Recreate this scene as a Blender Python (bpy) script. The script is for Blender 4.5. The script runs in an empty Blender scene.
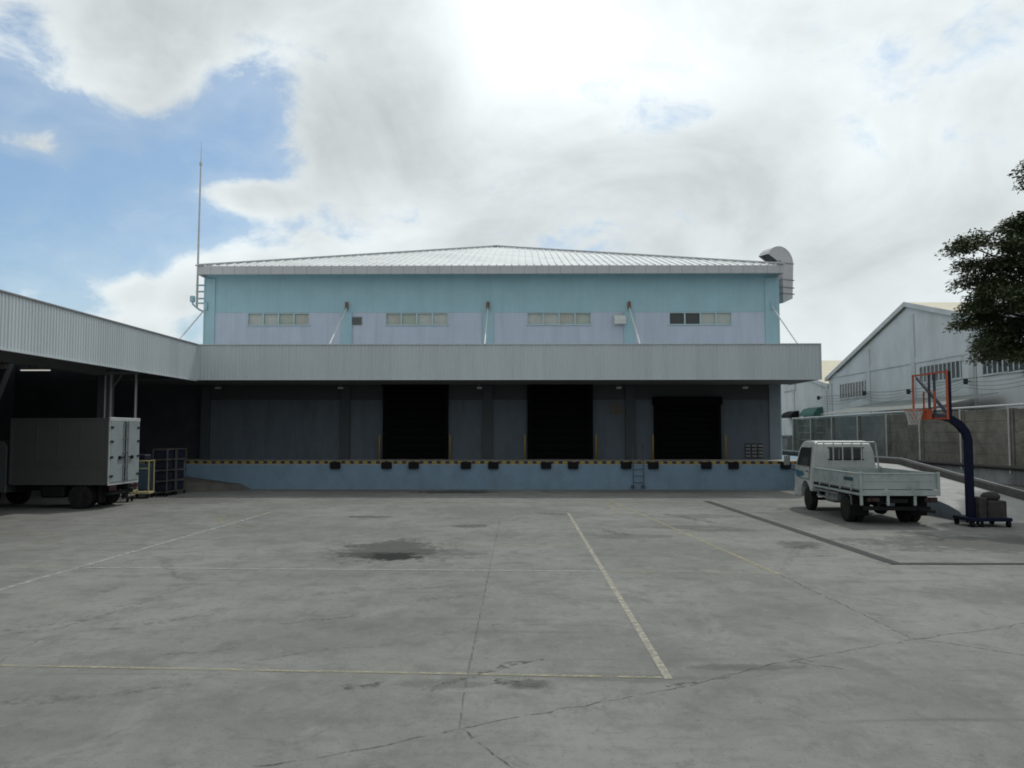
import bpy, math, random
from mathutils import Vector, Matrix
R = math.radians
random.seed(7)
S = bpy.context.scene
col = S.collection

# ---------------------------------------------------------------- camera, sky, sun, exposure
cd = bpy.data.cameras.new('camera'); cam = bpy.data.objects.new('camera', cd); col.objects.link(cam)
cam.location = (0, 0, 2.4)
cam.rotation_euler = (R(90 + 3.38), 0, R(0.7))
cd.sensor_width = 36; cd.lens = 36 * 830 / 1024; cd.clip_start = .1; cd.clip_end = 6000
S.camera = cam
S.cycles.filter_width = 1.8
SUN_EL, SUN_AZ = R(57), R(33)           # azimuth from +Y towards +X
S.view_settings.view_transform = 'Standard'; S.view_settings.look = 'None'
S.view_settings.gamma = 1; S.view_settings.use_curve_mapping = False
S.view_settings.exposure = -0.4
sd = Vector((math.sin(SUN_AZ) * math.cos(SUN_EL), math.cos(SUN_AZ) * math.cos(SUN_EL), math.sin(SUN_EL)))
sl = bpy.data.lights.new('sun', 'SUN'); sl.energy = 2.0; sl.angle = R(1.5); sl.color = (1, .97, .92)
so = bpy.data.objects.new('sun', sl); col.objects.link(so); so.rotation_euler = sd.to_track_quat('Z', 'Y').to_euler()
so.location = sd * 100

W = bpy.data.worlds.new('World'); S.world = W; W.use_nodes = True
nt = W.node_tree; N = nt.nodes; Lk = nt.links; N.clear()
def wn(t, **k):
    n = N.new(t)
    for a, v in k.items(): setattr(n, a, v)
    return n
def M(op, a, b=None, c=None, clamp=False):
    n = wn('ShaderNodeMath', operation=op, use_clamp=clamp)
    for i, v in enumerate((a, b, c)):
        if v is None: continue
        if isinstance(v, (int, float)): n.inputs[i].default_value = v
        else: Lk.new(v, n.inputs[i])
    return n.outputs[0]
def smooth(x, a, b, lo=0., hi=1.):
    n = wn('ShaderNodeMapRange', interpolation_type='SMOOTHSTEP')
    Lk.new(x, n.inputs[0])
    for i, v in enumerate((a, b, lo, hi)): n.inputs[i + 1].default_value = v
    return n.outputs[0]
out = wn('ShaderNodeOutputWorld'); bg = wn('ShaderNodeBackground'); bg.inputs[1].default_value = .1
Lk.new(bg.outputs[0], out.inputs[0])
sky = wn('ShaderNodeTexSky', sky_type='NISHITA', sun_disc=False, sun_elevation=SUN_EL, sun_rotation=SUN_AZ,
         air_density=1.0, dust_density=1.6, ozone_density=1.6)
tc = wn('ShaderNodeTexCoord'); sep = wn('ShaderNodeSeparateXYZ'); Lk.new(tc.outputs['Generated'], sep.inputs[0])
dx, dy, dz = sep.outputs
az = M('MULTIPLY', M('ARCTAN2', dx, dy), 57.2958); el = M('MULTIPLY', M('ARCSINE', dz), 57.2958)
def noise(scale, detail, rough, offs=(0, 0, 0), stretch=(1, 1, 1.6), dist=0.):
    m = wn('ShaderNodeMapping'); m.inputs['Location'].default_value = offs; m.inputs['Scale'].default_value = stretch
    Lk.new(tc.outputs['Generated'], m.inputs[0])
    n = wn('ShaderNodeTexNoise'); n.inputs['Scale'].default_value = scale; n.inputs['Detail'].default_value = detail
    n.inputs['Roughness'].default_value = rough; n.inputs['Distortion'].default_value = dist
    Lk.new(m.outputs[0], n.inputs[0]); return n.outputs[0]
def blob(a0, e0, wa, we):               # 1 in the middle of a patch of sky, falling to 0 at its rim
    u = M('DIVIDE', M('SUBTRACT', az, a0), wa); v = M('DIVIDE', M('SUBTRACT', el, e0), we)
    r = M('SQRT', M('ADD', M('MULTIPLY', u, u), M('MULTIPLY', v, v)))
    return smooth(r, 0, 1, 1, 0)
n1 = noise(4.2, 8, .60, (3.1, .7, 1.9), dist=.25); n2 = noise(3.4, 7, .55, (7.3, 2.2, 4.1), dist=.5); n3 = noise(13, 6, .62, (1.3, 5.5, .4), dist=.4)
def add(*xs):
    r = xs[0]
    for x in xs[1:]: r = M('ADD', r, x)
    return r
gap = add(blob(-30, 14, 19, 14), M('MULTIPLY', blob(-19.2, 19.5, 6.5, 9), .9), M('MULTIPLY', blob(-48, 14, 25, 14), .8))
fill = add(M('MULTIPLY', blob(-25.5, 23.2, 8, 5.5), 1.0), M('MULTIPLY', blob(-38, 25, 9, 6), .5), M('MULTIPLY', blob(-19.5, 9.8, 7, 3.0), 1.15), M('MULTIPLY', blob(-25, 8.6, 5, 2.2), .7), M('MULTIPLY', blob(-31, 17, 3.6, 1.8), 1.0),
           M('MULTIPLY', blob(-18.5, 15.3, 5.5, 1.9), 1.2), M('MULTIPLY', blob(-27, 5.6, 7, 2.2), .9))
cov = add(M('MULTIPLY', M('SUBTRACT', n1, .5), 2.2), M('MULTIPLY', M('SUBTRACT', n3, .5), 1.5), .60, M('MULTIPLY', gap, -.98), fill)
cover = M('MAXIMUM', smooth(cov, -.25, .45), smooth(cov, -1.0, .2, 0, .26))
n2c = smooth(n2, .32, .68, -1., 1.)
br = add(M('MULTIPLY', n2c, 1.6), M('MULTIPLY', M('SUBTRACT', n3, .5), 3.2), M('MULTIPLY', smooth(cov, .2, .9, 1.0, -.4), 1.0), 10.0,
         M('MULTIPLY', blob(-1.5, 26, 10, 9), 4.2), M('MULTIPLY', blob(9, 26, 19, 9), 3.6), M('MULTIPLY', blob(-9, 13, 7, 4), 1.6), M('MULTIPLY', blob(25, 18, 6, 9), 1.6), M('MULTIPLY', blob(33, 57, 45, 40), 3.5),
         M('MULTIPLY', blob(-11, 21, 8, 9), -1.5), M('MULTIPLY', blob(15, 19, 8, 6), -1.4), M('MULTIPLY', blob(22, 10, 9, 5), -1.2), M('MULTIPLY', blob(-20, 10, 9, 4), 1.2))
behind = smooth(dy, -.5, .35, .9, 1.0)
br = M('MULTIPLY', br, behind)
cc = wn('ShaderNodeCombineXYZ')
Lk.new(M('MULTIPLY', br, .915), cc.inputs[0]); Lk.new(M('MULTIPLY', br, .985), cc.inputs[1]); Lk.new(M('MULTIPLY', br, 1.0), cc.inputs[2])
mix = wn('ShaderNodeMix', data_type='RGBA'); Lk.new(cover, mix.inputs[0]); 
hz = wn('ShaderNodeVectorMath', operation='MULTIPLY_ADD'); Lk.new(sky.outputs[0], hz.inputs[0]); hz.inputs[1].default_value = (1.12, 1.32, 1.40); hz.inputs[2].default_value = (.95, 1.3, 1.6)
Lk.new(hz.outputs[0], mix.inputs[6]); Lk.new(cc.outputs[0], mix.inputs[7])
Lk.new(mix.outputs[2], bg.inputs[0])

# ---------------------------------------------------------------- materials
def mat(name, c, rough=.7, var=.12, scale=3., metal=0., bump=0., stretch=(1, 1, 1), dirt=None, dirt_amt=0., dirt_scale=1.2, emit=0., alpha=None, dirt_stretch=(1, 1, 1), sheets=0.):
    m = bpy.data.materials.new(name); m.use_nodes = True
    t = m.node_tree; n = t.nodes; l = t.links; b = n['Principled BSDF']
    b.inputs['Roughness'].default_value = rough; b.inputs['Metallic'].default_value = metal
    tcn = n.new('ShaderNodeTexCoord'); mp = n.new('ShaderNodeMapping'); mp.inputs['Scale'].default_value = stretch
    geo = n.new('ShaderNodeNewGeometry'); l.new(geo.outputs['Position'], mp.inputs[0])
    nz = n.new('ShaderNodeTexNoise'); nz.inputs['Scale'].default_value = scale; nz.inputs['Detail'].default_value = 6; nz.inputs['Roughness'].default_value = .65
    l.new(mp.outputs[0], nz.inputs[0])
    mr = n.new('ShaderNodeMapRange'); mr.inputs[1].default_value = .3; mr.inputs[2].default_value = .7; mr.inputs[3].default_value = 1 - var; mr.inputs[4].default_value = 1 + var
    l.new(nz.outputs[0], mr.inputs[0])
    mx = n.new('ShaderNodeMix'); mx.data_type = 'RGBA'; mx.blend_type = 'MULTIPLY'; mx.inputs[0].default_value = 1
    mx.inputs[6].default_value = (*c, 1); l.new(mr.outputs[0], mx.inputs[7])
    co = mx.outputs[2]
    if dirt:
        mp2 = n.new('ShaderNodeMapping'); mp2.inputs['Scale'].default_value = dirt_stretch; l.new(geo.outputs['Position'], mp2.inputs[0])
        nd = n.new('ShaderNodeTexNoise'); nd.inputs['Scale'].default_value = dirt_scale; nd.inputs['Detail'].default_value = 8; nd.inputs['Roughness'].default_value = .68
        l.new(mp2.outputs[0], nd.inputs[0])
        md = n.new('ShaderNodeMapRange'); md.inputs[1].default_value = .47; md.inputs[2].default_value = .68; md.inputs[3].default_value = 0; md.inputs[4].default_value = dirt_amt
        l.new(nd.outputs[0], md.inputs[0])
        m2 = n.new('ShaderNodeMix'); m2.data_type = 'RGBA'; l.new(md.outputs[0], m2.inputs[0]); l.new(co, m2.inputs[6]); m2.inputs[7].default_value = (*dirt, 1)
        co = m2.outputs[2]
    if sheets:                            # slightly different tone from one sheet to the next
        sp = n.new('ShaderNodeSeparateXYZ'); l.new(geo.outputs['Position'], sp.inputs[0]); ad = n.new('ShaderNodeMath'); l.new(sp.outputs[0], ad.inputs[0]); l.new(sp.outputs[1], ad.inputs[1])
        sn = n.new('ShaderNodeMath'); sn.operation = 'SNAP'; l.new(ad.outputs[0], sn.inputs[0]); sn.inputs[1].default_value = sheets
        wn_ = n.new('ShaderNodeTexWhiteNoise'); wn_.noise_dimensions = '1D'; l.new(sn.outputs[0], wn_.inputs['W'])
        rm = n.new('ShaderNodeMapRange'); rm.inputs[3].default_value = .95; rm.inputs[4].default_value = 1.04; l.new(wn_.outputs[0], rm.inputs[0])
        m3 = n.new('ShaderNodeMix'); m3.data_type = 'RGBA'; m3.blend_type = 'MULTIPLY'; m3.inputs[0].default_value = 1; l.new(co, m3.inputs[6]); l.new(rm.outputs[0], m3.inputs[7]); co = m3.outputs[2]
    l.new(co, b.inputs['Base Color'])
    if name in ('black_door_curtain', 'dark_interior', 'tyre_rubber', 'chassis_black', 'black_rubber', 'navy_painted_steel'): b.inputs['Specular IOR Level'].default_value = .12
    if bump:
        bp = n.new('ShaderNodeBump'); bp.inputs['Strength'].default_value = bump; bp.inputs['Distance'].default_value = .02
        l.new(nz.outputs[0], bp.inputs['Height']); l.new(bp.outputs[0], b.inputs['Normal'])
    if emit:
        b.inputs['Emission Color'].default_value = (*c, 1); b.inputs['Emission Strength'].default_value = emit
    if alpha:                             # worn paint: (threshold low, high, scale)
        na = n.new('ShaderNodeTexNoise'); na.inputs['Scale'].default_value = alpha[2]; na.inputs['Detail'].default_value = 5; na.inputs['Roughness'].default_value = .7
        l.new(geo.outputs['Position'], na.inputs[0])
        ma = n.new('ShaderNodeMapRange'); ma.inputs[1].default_value = alpha[0]; ma.inputs[2].default_value = alpha[1]; ma.inputs[4].default_value = alpha[3]
        l.new(na.outputs[0], ma.inputs[0]); l.new(ma.outputs[0], b.inputs['Alpha'])
    return m
MT = dict(
    wall_blue=mat('blue_wall_paint', (.32, .49, .555), .75, .05, 1.2, dirt=(.27, .40, .45), dirt_amt=.4, dirt_stretch=(1.6, 1, .10), dirt_scale=1.8),
    wall_lav=mat('lavender_wall_paint', (.45, .51, .61), .75, .05, 1.2, dirt=(.36, .40, .46), dirt_amt=.6, dirt_stretch=(1.6, 1, .10), dirt_scale=1.8),
    wall_low=mat('shade_darkened_wall_paint', (.105, .13, .16), .8, .08, 1.2, dirt=(.07, .082, .095), dirt_amt=.6, dirt_stretch=(1.3, 1, .25), dirt_scale=1.6),  # lower wall: canopy shade darkened into the colour
    wall_high=mat('shade_darkened_lintel_paint', (.06, .066, .072), .8, .08, 1.2),  # upper tone under the canopy, its shade darkened in as well
    pil_low=mat('shade_darkened_pilaster_paint', (.06, .072, .08), .8, .08, 1.2),  # pilasters under the canopy, colour darkened for its shade
    dock=mat('dock_blue_paint', (.165, .25, .335), .75, .08, 1.5, dirt=(.12, .17, .21), dirt_amt=.5, dirt_scale=2.2, dirt_stretch=(1, 1, .6)),
    fascia=mat('grey_corrugated_metal', (.50, .55, .575), .55, .04, .6, stretch=(1, 1, .2), dirt=(.41, .45, .46), dirt_amt=.4, dirt_stretch=(1.5, 1.5, .1), dirt_scale=2.4, sheets=.9),
    eave=mat('eave_panel', (.46, .47, .48), .5, .05, 1, dirt=(.35, .35, .36), dirt_amt=.4, dirt_stretch=(1, 1, .3)),
    joint=mat('panel_joint', (.2, .205, .21), .7),
    roof=mat('white_roof_sheet', (.72, .74, .74), .4, .06, .8, dirt=(.5, .52, .52), dirt_amt=.5, sheets=1.02),
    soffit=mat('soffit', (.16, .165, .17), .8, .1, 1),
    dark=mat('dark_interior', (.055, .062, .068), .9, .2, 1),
    black=mat('black_rubber', (.012, .012, .013), .8, .2, 4),
    blackdoor=mat('black_door_curtain', (.004, .0045, .005), .9, .1, 2),
    yellow=mat('yellow_paint', (.30, .21, .05), .6, .15, 5, dirt=(.2, .15, .05), dirt_amt=.5, dirt_scale=5),
    stripe_black=mat('stripe_black', (.02, .02, .02), .7),
    conc=mat('dock_concrete', (.36, .35, .32), .85, .12, 2, dirt=(.2, .19, .17), dirt_amt=.5),
    ramp=mat('pale_concrete', (.36, .36, .35), .85, .1, 1.5, bump=.1, dirt=(.23, .23, .22), dirt_amt=.5, dirt_scale=1.6),
    kerb=mat('kerb_concrete', (.075, .073, .068), .9, .2, 4, dirt=(.03, .03, .028), dirt_amt=.7),
    soil=mat('dark_soil', (.035, .035, .03), 1, .3, 6, bump=.4, dirt=(.03, .045, .024), dirt_amt=.8, dirt_scale=4),
    panel=mat('precast_concrete', (.215, .20, .172), .9, .28, 2.5, bump=.15, dirt=(.08, .068, .054), dirt_amt=.95, dirt_scale=.8, dirt_stretch=(1, 1, .7)),
    retain=mat('retaining_concrete', (.32, .33, .33), .9, .15, 2, dirt=(.10, .105, .10), dirt_amt=.8, dirt_scale=1, dirt_stretch=(1, 1, .6)),
    galv=mat('galvanised_steel', (.42, .43, .44), .4, .12, 8, metal=.55),
    pipew=mat('pale_painted_pipe', (.55, .56, .55), .5, .1, 8),
    darkpipe=mat('dark_rusty_pipe', (.06, .052, .048), .7, .3, 8),
    rust=mat('rusty_steel', (.16, .09, .06), .8, .3, 12),
    duct=mat('duct_sheet', (.47, .47, .49), .5, .06, 1.5, metal=.2, dirt=(.3, .3, .32), dirt_amt=.4),
    blind=mat('beige_blind', (.44, .46, .435), .35, .08, 3),
    blind_green=mat('greenish_blind', (.38, .42, .37), .4, .08, 3), blind_dull=mat('dull_blind', (.40, .40, .36), .4, .1, 3),
    frame=mat('window_frame', (.42, .55, .58), .6),
    glass=mat('dark_glass', (.03, .034, .035), .2, .1, 2),
    nwall=mat('neighbour_white_paint', (.63, .645, .655), .8, .05, .6, dirt=(.47, .475, .47), dirt_amt=.7, dirt_scale=.5, dirt_stretch=(1, 1, .35)),
    ntrim=mat('neighbour_trim', (.57, .585, .595), .8, .08, 1, dirt=(.42, .42, .41), dirt_amt=.6),
    nroof=mat('beige_roof_sheet', (.52, .48, .36), .7, .08, 1, dirt=(.4, .36, .26), dirt_amt=.5),
    asb=mat('old_grey_roof_sheet', (.22, .24, .23), .9, .15, 2, dirt=(.13, .14, .125), dirt_amt=.6),
    green=mat('green_canvas', (.04, .13, .11), .8, .15, 3),
    truck=mat('pale_aqua_truck_paint', (.31, .355, .345), .45, .05, 3, dirt=(.17, .185, .175), dirt_amt=.7, dirt_scale=2.2),
    truckw=mat('white_cab_paint', (.40, .43, .415), .4, .05, 3, dirt=(.25, .265, .25), dirt_amt=.65, dirt_scale=2),
    chassis=mat('chassis_black', (.015, .015, .016), .7, .2, 6),
    tyre=mat('tyre_rubber', (.018, .018, .018), .85, .2, 8, dirt=(.06, .055, .05), dirt_amt=.5, dirt_scale=6),
    rim=mat('grey_wheel_rim', (.22, .22, .22), .5, .15, 8),
    red=mat('red_lens', (.03, .006, .006), .3), amber=mat('amber_lens', (.03, .014, .006), .3), clearl=mat('clear_lens', (.7, .7, .7), .2),
    teal=mat('dark_teal_decal', (.015, .055, .065), .5), bluedec=mat('blue_decal', (.03, .13, .20), .45),
    boxs=mat('aluminium_box_side', (.155, .16, .158), .42, .06, 1.2, metal=.6, dirt=(.12, .122, .12), dirt_amt=.6, dirt_scale=1.2),
    boxd=mat('pale_box_door', (.265, .30, .31), .45, .06, 1.5, dirt=(.16, .18, .185), dirt_amt=.4, dirt_scale=2),
    boxtrim=mat('box_trim', (.55, .57, .57), .4, .06, 3, metal=.3),
    navy=mat('navy_painted_steel', (.007, .010, .028), .6, .12, 5), orange=mat('orange_painted_steel', (.38, .065, .018), .45, .1, 6, dirt=(.4, .08, .03), dirt_amt=.3),
    net=mat('white_net_cord', (.42, .42, .40), .9), acryl=None,
    ballast=mat('ballast_block', (.03, .028, .027), .85, .2, 6, dirt=(.08, .07, .06), dirt_amt=.6, dirt_scale=5),
    cream=mat('cream_painted_steel', (.42, .38, .21), .5, .1, 6), bluebin=mat('dark_blue_plastic', (.004, .006, .024), .7, .1, 3),
    rack=mat('dull_rack_steel', (.11, .105, .095), .5, .15, 6, metal=.3), grey=mat('mid_grey_steel', (.18, .19, .19), .5, .1, 4),
    lamp=mat('lit_tube', (1, .98, .92), .5, 0, 1, emit=.7), lampoff=mat('lamp_housing', (.5, .5, .48), .5),
    wpaint=mat('worn_white_paint', (.42, .42, .395), .8, .1, 6, alpha=(.34, .58, 7, .75)),
    ypaint=mat('worn_yellow_paint', (.36, .33, .22), .8, .1, 6, alpha=(.36, .60, 7, .75)),
    opaint=mat('worn_cream_paint', (.40, .375, .31), .8, .15, 5, alpha=(.26, .56, 11, .8)),
    fpaint=mat('faded_yellow_paint', (.36, .325, .20), .8, .1, 6, alpha=(.36, .62, 6, .6)),
    crack=mat('crack_dirt', (.075, .072, .066), .95, .3, 8, alpha=(.40, .62, 7, .85)),
    seam=mat('joint_filler', (.11, .105, .10), .95, .2, 8, alpha=(.40, .64, 4, .6)),
    scuff=mat('tyre_scuff', (.06, .06, .056), .9, .2, 8, alpha=(.46, .66, 11, .7)), scuff_light=mat('faint_tyre_scuff', (.085, .085, .08), .9, .2, 8, alpha=(.46, .72, 9, .42)),
    drain=mat('dark_drain_grating', (.028, .028, .027), .9, .3, 10, dirt=(.07, .067, .06), dirt_amt=.7, dirt_scale=7),
    bark=mat('bark', (.07, .055, .04), .9, .25, 12, bump=.4), wire=mat('black_cable', (.03, .032, .036), .7),
    board=mat('faded_notice_board', (.12, .11, .095), .8, .1, 3),
)

# ---------------------------------------------------------------- mesh helpers
class MB:
    def __init__(s): s.v = []; s.f = []
    def add(s, vs, fs):
        o = len(s.v); s.v += [tuple(v) for v in vs]; s.f += [[i + o for i in f] for f in fs]; return s
    def box(s, x0, x1, y0, y1, z0, z1, bev=0.):
        if bev <= 0:
            vs = [(x, y, z) for z in (z0, z1) for y in (y0, y1) for x in (x0, x1)]
            return s.add(vs, [[0, 2, 3, 1], [4, 5, 7, 6], [0, 1, 5, 4], [1, 3, 7, 5], [3, 2, 6, 7], [2, 0, 4, 6]])
        # chamfered on every edge
        b = min(bev, (x1 - x0) * .45, (y1 - y0) * .45, (z1 - z0) * .45)
        vs = []; idx = {}
        for cx in (0, 1):
            for cy in (0, 1):
                for cz in (0, 1):
                    X, Y, Z = (x0, x1)[cx], (y0, y1)[cy], (z0, z1)[cz]
                    sx, sy, sz = (b, -b)[cx], (b, -b)[cy], (b, -b)[cz]
                    for a, p in (('x', (X, Y + sy, Z + sz)), ('y', (X + sx, Y, Z + sz)), ('z', (X + sx, Y + sy, Z))):
                        idx[(cx, cy, cz, a)] = len(vs); vs.append(p)
        fs = []
        for c in (0, 1):
            fs.append([idx[(c, q[0], q[1], 'x')] for q in ((0, 0), (1, 0), (1, 1), (0, 1))][::(1 if c else -1)])
            fs.append([idx[(q[0], c, q[1], 'y')] for q in ((0, 0), (0, 1), (1, 1), (1, 0))][::(1 if c else -1)])
            fs.append([idx[(q[0], q[1], c, 'z')] for q in ((0, 0), (1, 0), (1, 1), (0, 1))][::(1 if c else -1)])
        for a in (0, 1):
            for c in (0, 1):
                fs.append([idx[(0, a, c, 'y')], idx[(1, a, c, 'y')], idx[(1, a, c, 'z')], idx[(0, a, c, 'z')]])
                fs.append([idx[(a, 0, c, 'x')], idx[(a, 1, c, 'x')], idx[(a, 1, c, 'z')], idx[(a, 0, c, 'z')]])
                fs.append([idx[(a, c, 0, 'x')], idx[(a, c, 1, 'x')], idx[(a, c, 1, 'y')], idx[(a, c, 0, 'y')]])
        for cx in (0, 1):
            for cy in (0, 1):
                for cz in (0, 1): fs.append([idx[(cx, cy, cz, a)] for a in 'xyz'])
        return s.add(vs, fs)
    def tube(s, pts, r, n=8, cap=True):
        pts = [Vector(p) for p in pts]; rs = r if isinstance(r, (list, tuple)) else [r] * len(pts)
        vs = []; fs = []; up = None
        for i, p in enumerate(pts):
            d = (pts[min(i + 1, len(pts) - 1)] - pts[max(i - 1, 0)]).normalized()
            if up is None: up = Vector((0, 0, 1)) if abs(d.z) < .9 else Vector((1, 0, 0))
            a = d.cross(up).normalized(); b = a.cross(d).normalized(); up = b
            for k in range(n):
                t = 2 * math.pi * k / n; vs.append(p + (a * math.cos(t) + b * math.sin(t)) * rs[i])
        for i in range(len(pts) - 1):
            for k in range(n): fs.append([i * n + k, i * n + (k + 1) % n, (i + 1) * n + (k + 1) % n, (i + 1) * n + k])
        if cap: fs += [list(range(n))[::-1], [(len(pts) - 1) * n + k for k in range(n)]]
        return s.add(vs, fs)
    def bar(s, a, b, w, h=None):          # square bar between two points
        a = Vector(a); b = Vector(b); h = h or w; d = (b - a).normalized()
        up = Vector((0, 0, 1)) if abs(d.z) < .9 else Vector((0, 1, 0))
        u = d.cross(up).normalized() * w / 2; v = u.cross(d).normalized() * h / 2
        vs = [p + i * u + j * v for p in (a, b) for i, j in ((-1, -1), (1, -1), (1, 1), (-1, 1))]
        return s.add(vs, [[0, 1, 2, 3], [7, 6, 5, 4], [0, 4, 5, 1], [1, 5, 6, 2], [2, 6, 7, 3], [3, 7, 4, 0]])
    def prism(s, poly, a0, a1, axis='x'): # polygon in the two other axes, extruded along axis
        n = len(poly)
        def P(a, p): return {'x': (a, p[0], p[1]), 'y': (p[0], a, p[1]), 'z': (p[0], p[1], a)}[axis]
        vs = [P(a0, p) for p in poly] + [P(a1, p) for p in poly]
        return s.add(vs, [list(range(n))[::-1], [n + i for i in range(n)]] + [[i, (i + 1) % n, n + (i + 1) % n, n + i] for i in range(n)])
    def lathe(s, prof, c=(0, 0, 0), axis='x', n=24): # profile (along, radius)
        c = Vector(c); vs = []; fs = []
        for a, r in prof:
            for k in range(n):
                t = 2 * math.pi * k / n
                o = {'x': (a, r * math.cos(t), r * math.sin(t)), 'y': (r * math.cos(t), a, r * math.sin(t)), 'z': (r * math.cos(t), r * math.sin(t), a)}[axis]
                vs.append(c + Vector(o))
        for i in range(len(prof) - 1):
            for k in range(n): fs.append([i * n + k, i * n + (k + 1) % n, (i + 1) * n + (k + 1) % n, (i + 1) * n + k])
        fs += [list(range(n))[::-1], [(len(prof) - 1) * n + k for k in range(n)]]
        return s.add(vs, fs)
    def build(s, name, m, parent=None, smooth=False):
        me = bpy.data.meshes.new(name); me.from_pydata(s.v, [], s.f); me.update()
        import bmesh
        b = bmesh.new(); b.from_mesh(me); bmesh.ops.recalc_face_normals(b, faces=b.faces); b.to_mesh(me); b.free()
        if smooth:
            for p in me.polygons: p.use_smooth = True
        o = bpy.data.objects.new(name, me); col.objects.link(o)
        me.materials.append(MT[m] if isinstance(m, str) else m)
        if parent: o.parent = parent
        return o
def build_each(b, name, m, parent):       # every loose piece of a builder as a mesh of its own
    root = list(range(len(b.v)))
    def find(i):
        while root[i] != i: root[i] = root[root[i]]; i = root[i]
        return i
    for f in b.f:
        for i in f[1:]: root[find(i)] = find(f[0])
    G = {}
    for f in b.f: G.setdefault(find(f[0]), []).append(f)
    for fs in G.values():
        ids = sorted({i for f in fs for i in f}); mp = {i: k for k, i in enumerate(ids)}
        q = MB(); q.add([b.v[i] for i in ids], [[mp[i] for i in f] for f in fs]); o = q.build(name, m, parent)
    return o
def banded(m, c, period, width, phase=0.):   # painted bands / panel joints across the world X direction
    m = MT[m].copy() if isinstance(m, str) else m; t = m.node_tree; n = t.nodes; l = t.links; bs = n['Principled BSDF']
    g = n.new('ShaderNodeNewGeometry'); sp = n.new('ShaderNodeSeparateXYZ'); l.new(g.outputs['Position'], sp.inputs[0])
    def mm(op, a, v):
        q = n.new('ShaderNodeMath'); q.operation = op; l.new(a, q.inputs[0]); q.inputs[1].default_value = v; return q.outputs[0]
    f = mm('LESS_THAN', mm('FRACT', mm('MULTIPLY', mm('ADD', sp.outputs[0], 100 + phase), 1 / period), 0), width / period)
    x = n.new('ShaderNodeMix'); x.data_type = 'RGBA'; l.new(f, x.inputs[0]); l.new(bs.inputs['Base Color'].links[0].from_socket, x.inputs[6]); x.inputs[7].default_value = (*c, 1)
    l.new(x.outputs[2], bs.inputs['Base Color']); return m
def tag(o, label=None, cat=None, group=None, kind=None):
    for k, v in (('label', label), ('category', cat), ('group', group), ('kind', kind)):
        if v: o[k] = v
    return o
def thing(name, label, cat, loc=(0, 0, 0), rz=0, group=None):
    o = bpy.data.objects.new(name, None); col.objects.link(o); o.location = loc; o.rotation_euler = (0, 0, rz)
    return tag(o, label, cat, group)
def copy_tree(o, parent=None):
    c = o.copy(); col.objects.link(c)
    if parent: c.parent = parent
    for ch in o.children: copy_tree(ch, c)
    return c
def strip(pts, w, z, jit=0., seg=.25):    # flat ribbon along a path on the ground
    b = MB(); P = [Vector((x, y, 0)) for x, y in pts]; Q = [P[0]]
    for a, c in zip(P, P[1:]):
        n = max(1, int((c - a).length / seg))
        for i in range(1, n + 1): Q.append(a.lerp(c, i / n))
    if jit: Q = [q + Vector((random.uniform(-jit, jit), random.uniform(-jit, jit), 0)) for q in Q]
    vs = []
    for i, q in enumerate(Q):
        d = (Q[min(i + 1, len(Q) - 1)] - Q[max(i - 1, 0)]).normalized(); nn = Vector((-d.y, d.x, 0)) * (w / 2 * (random.uniform(.5, 1.3) if jit else 1))
        vs += [(q.x + nn.x, q.y + nn.y, z), (q.x - nn.x, q.y - nn.y, z)]
    b.add(vs, [[2 * i, 2 * i + 1, 2 * i + 3, 2 * i + 2] for i in range(len(Q) - 1)])
    return b

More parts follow.
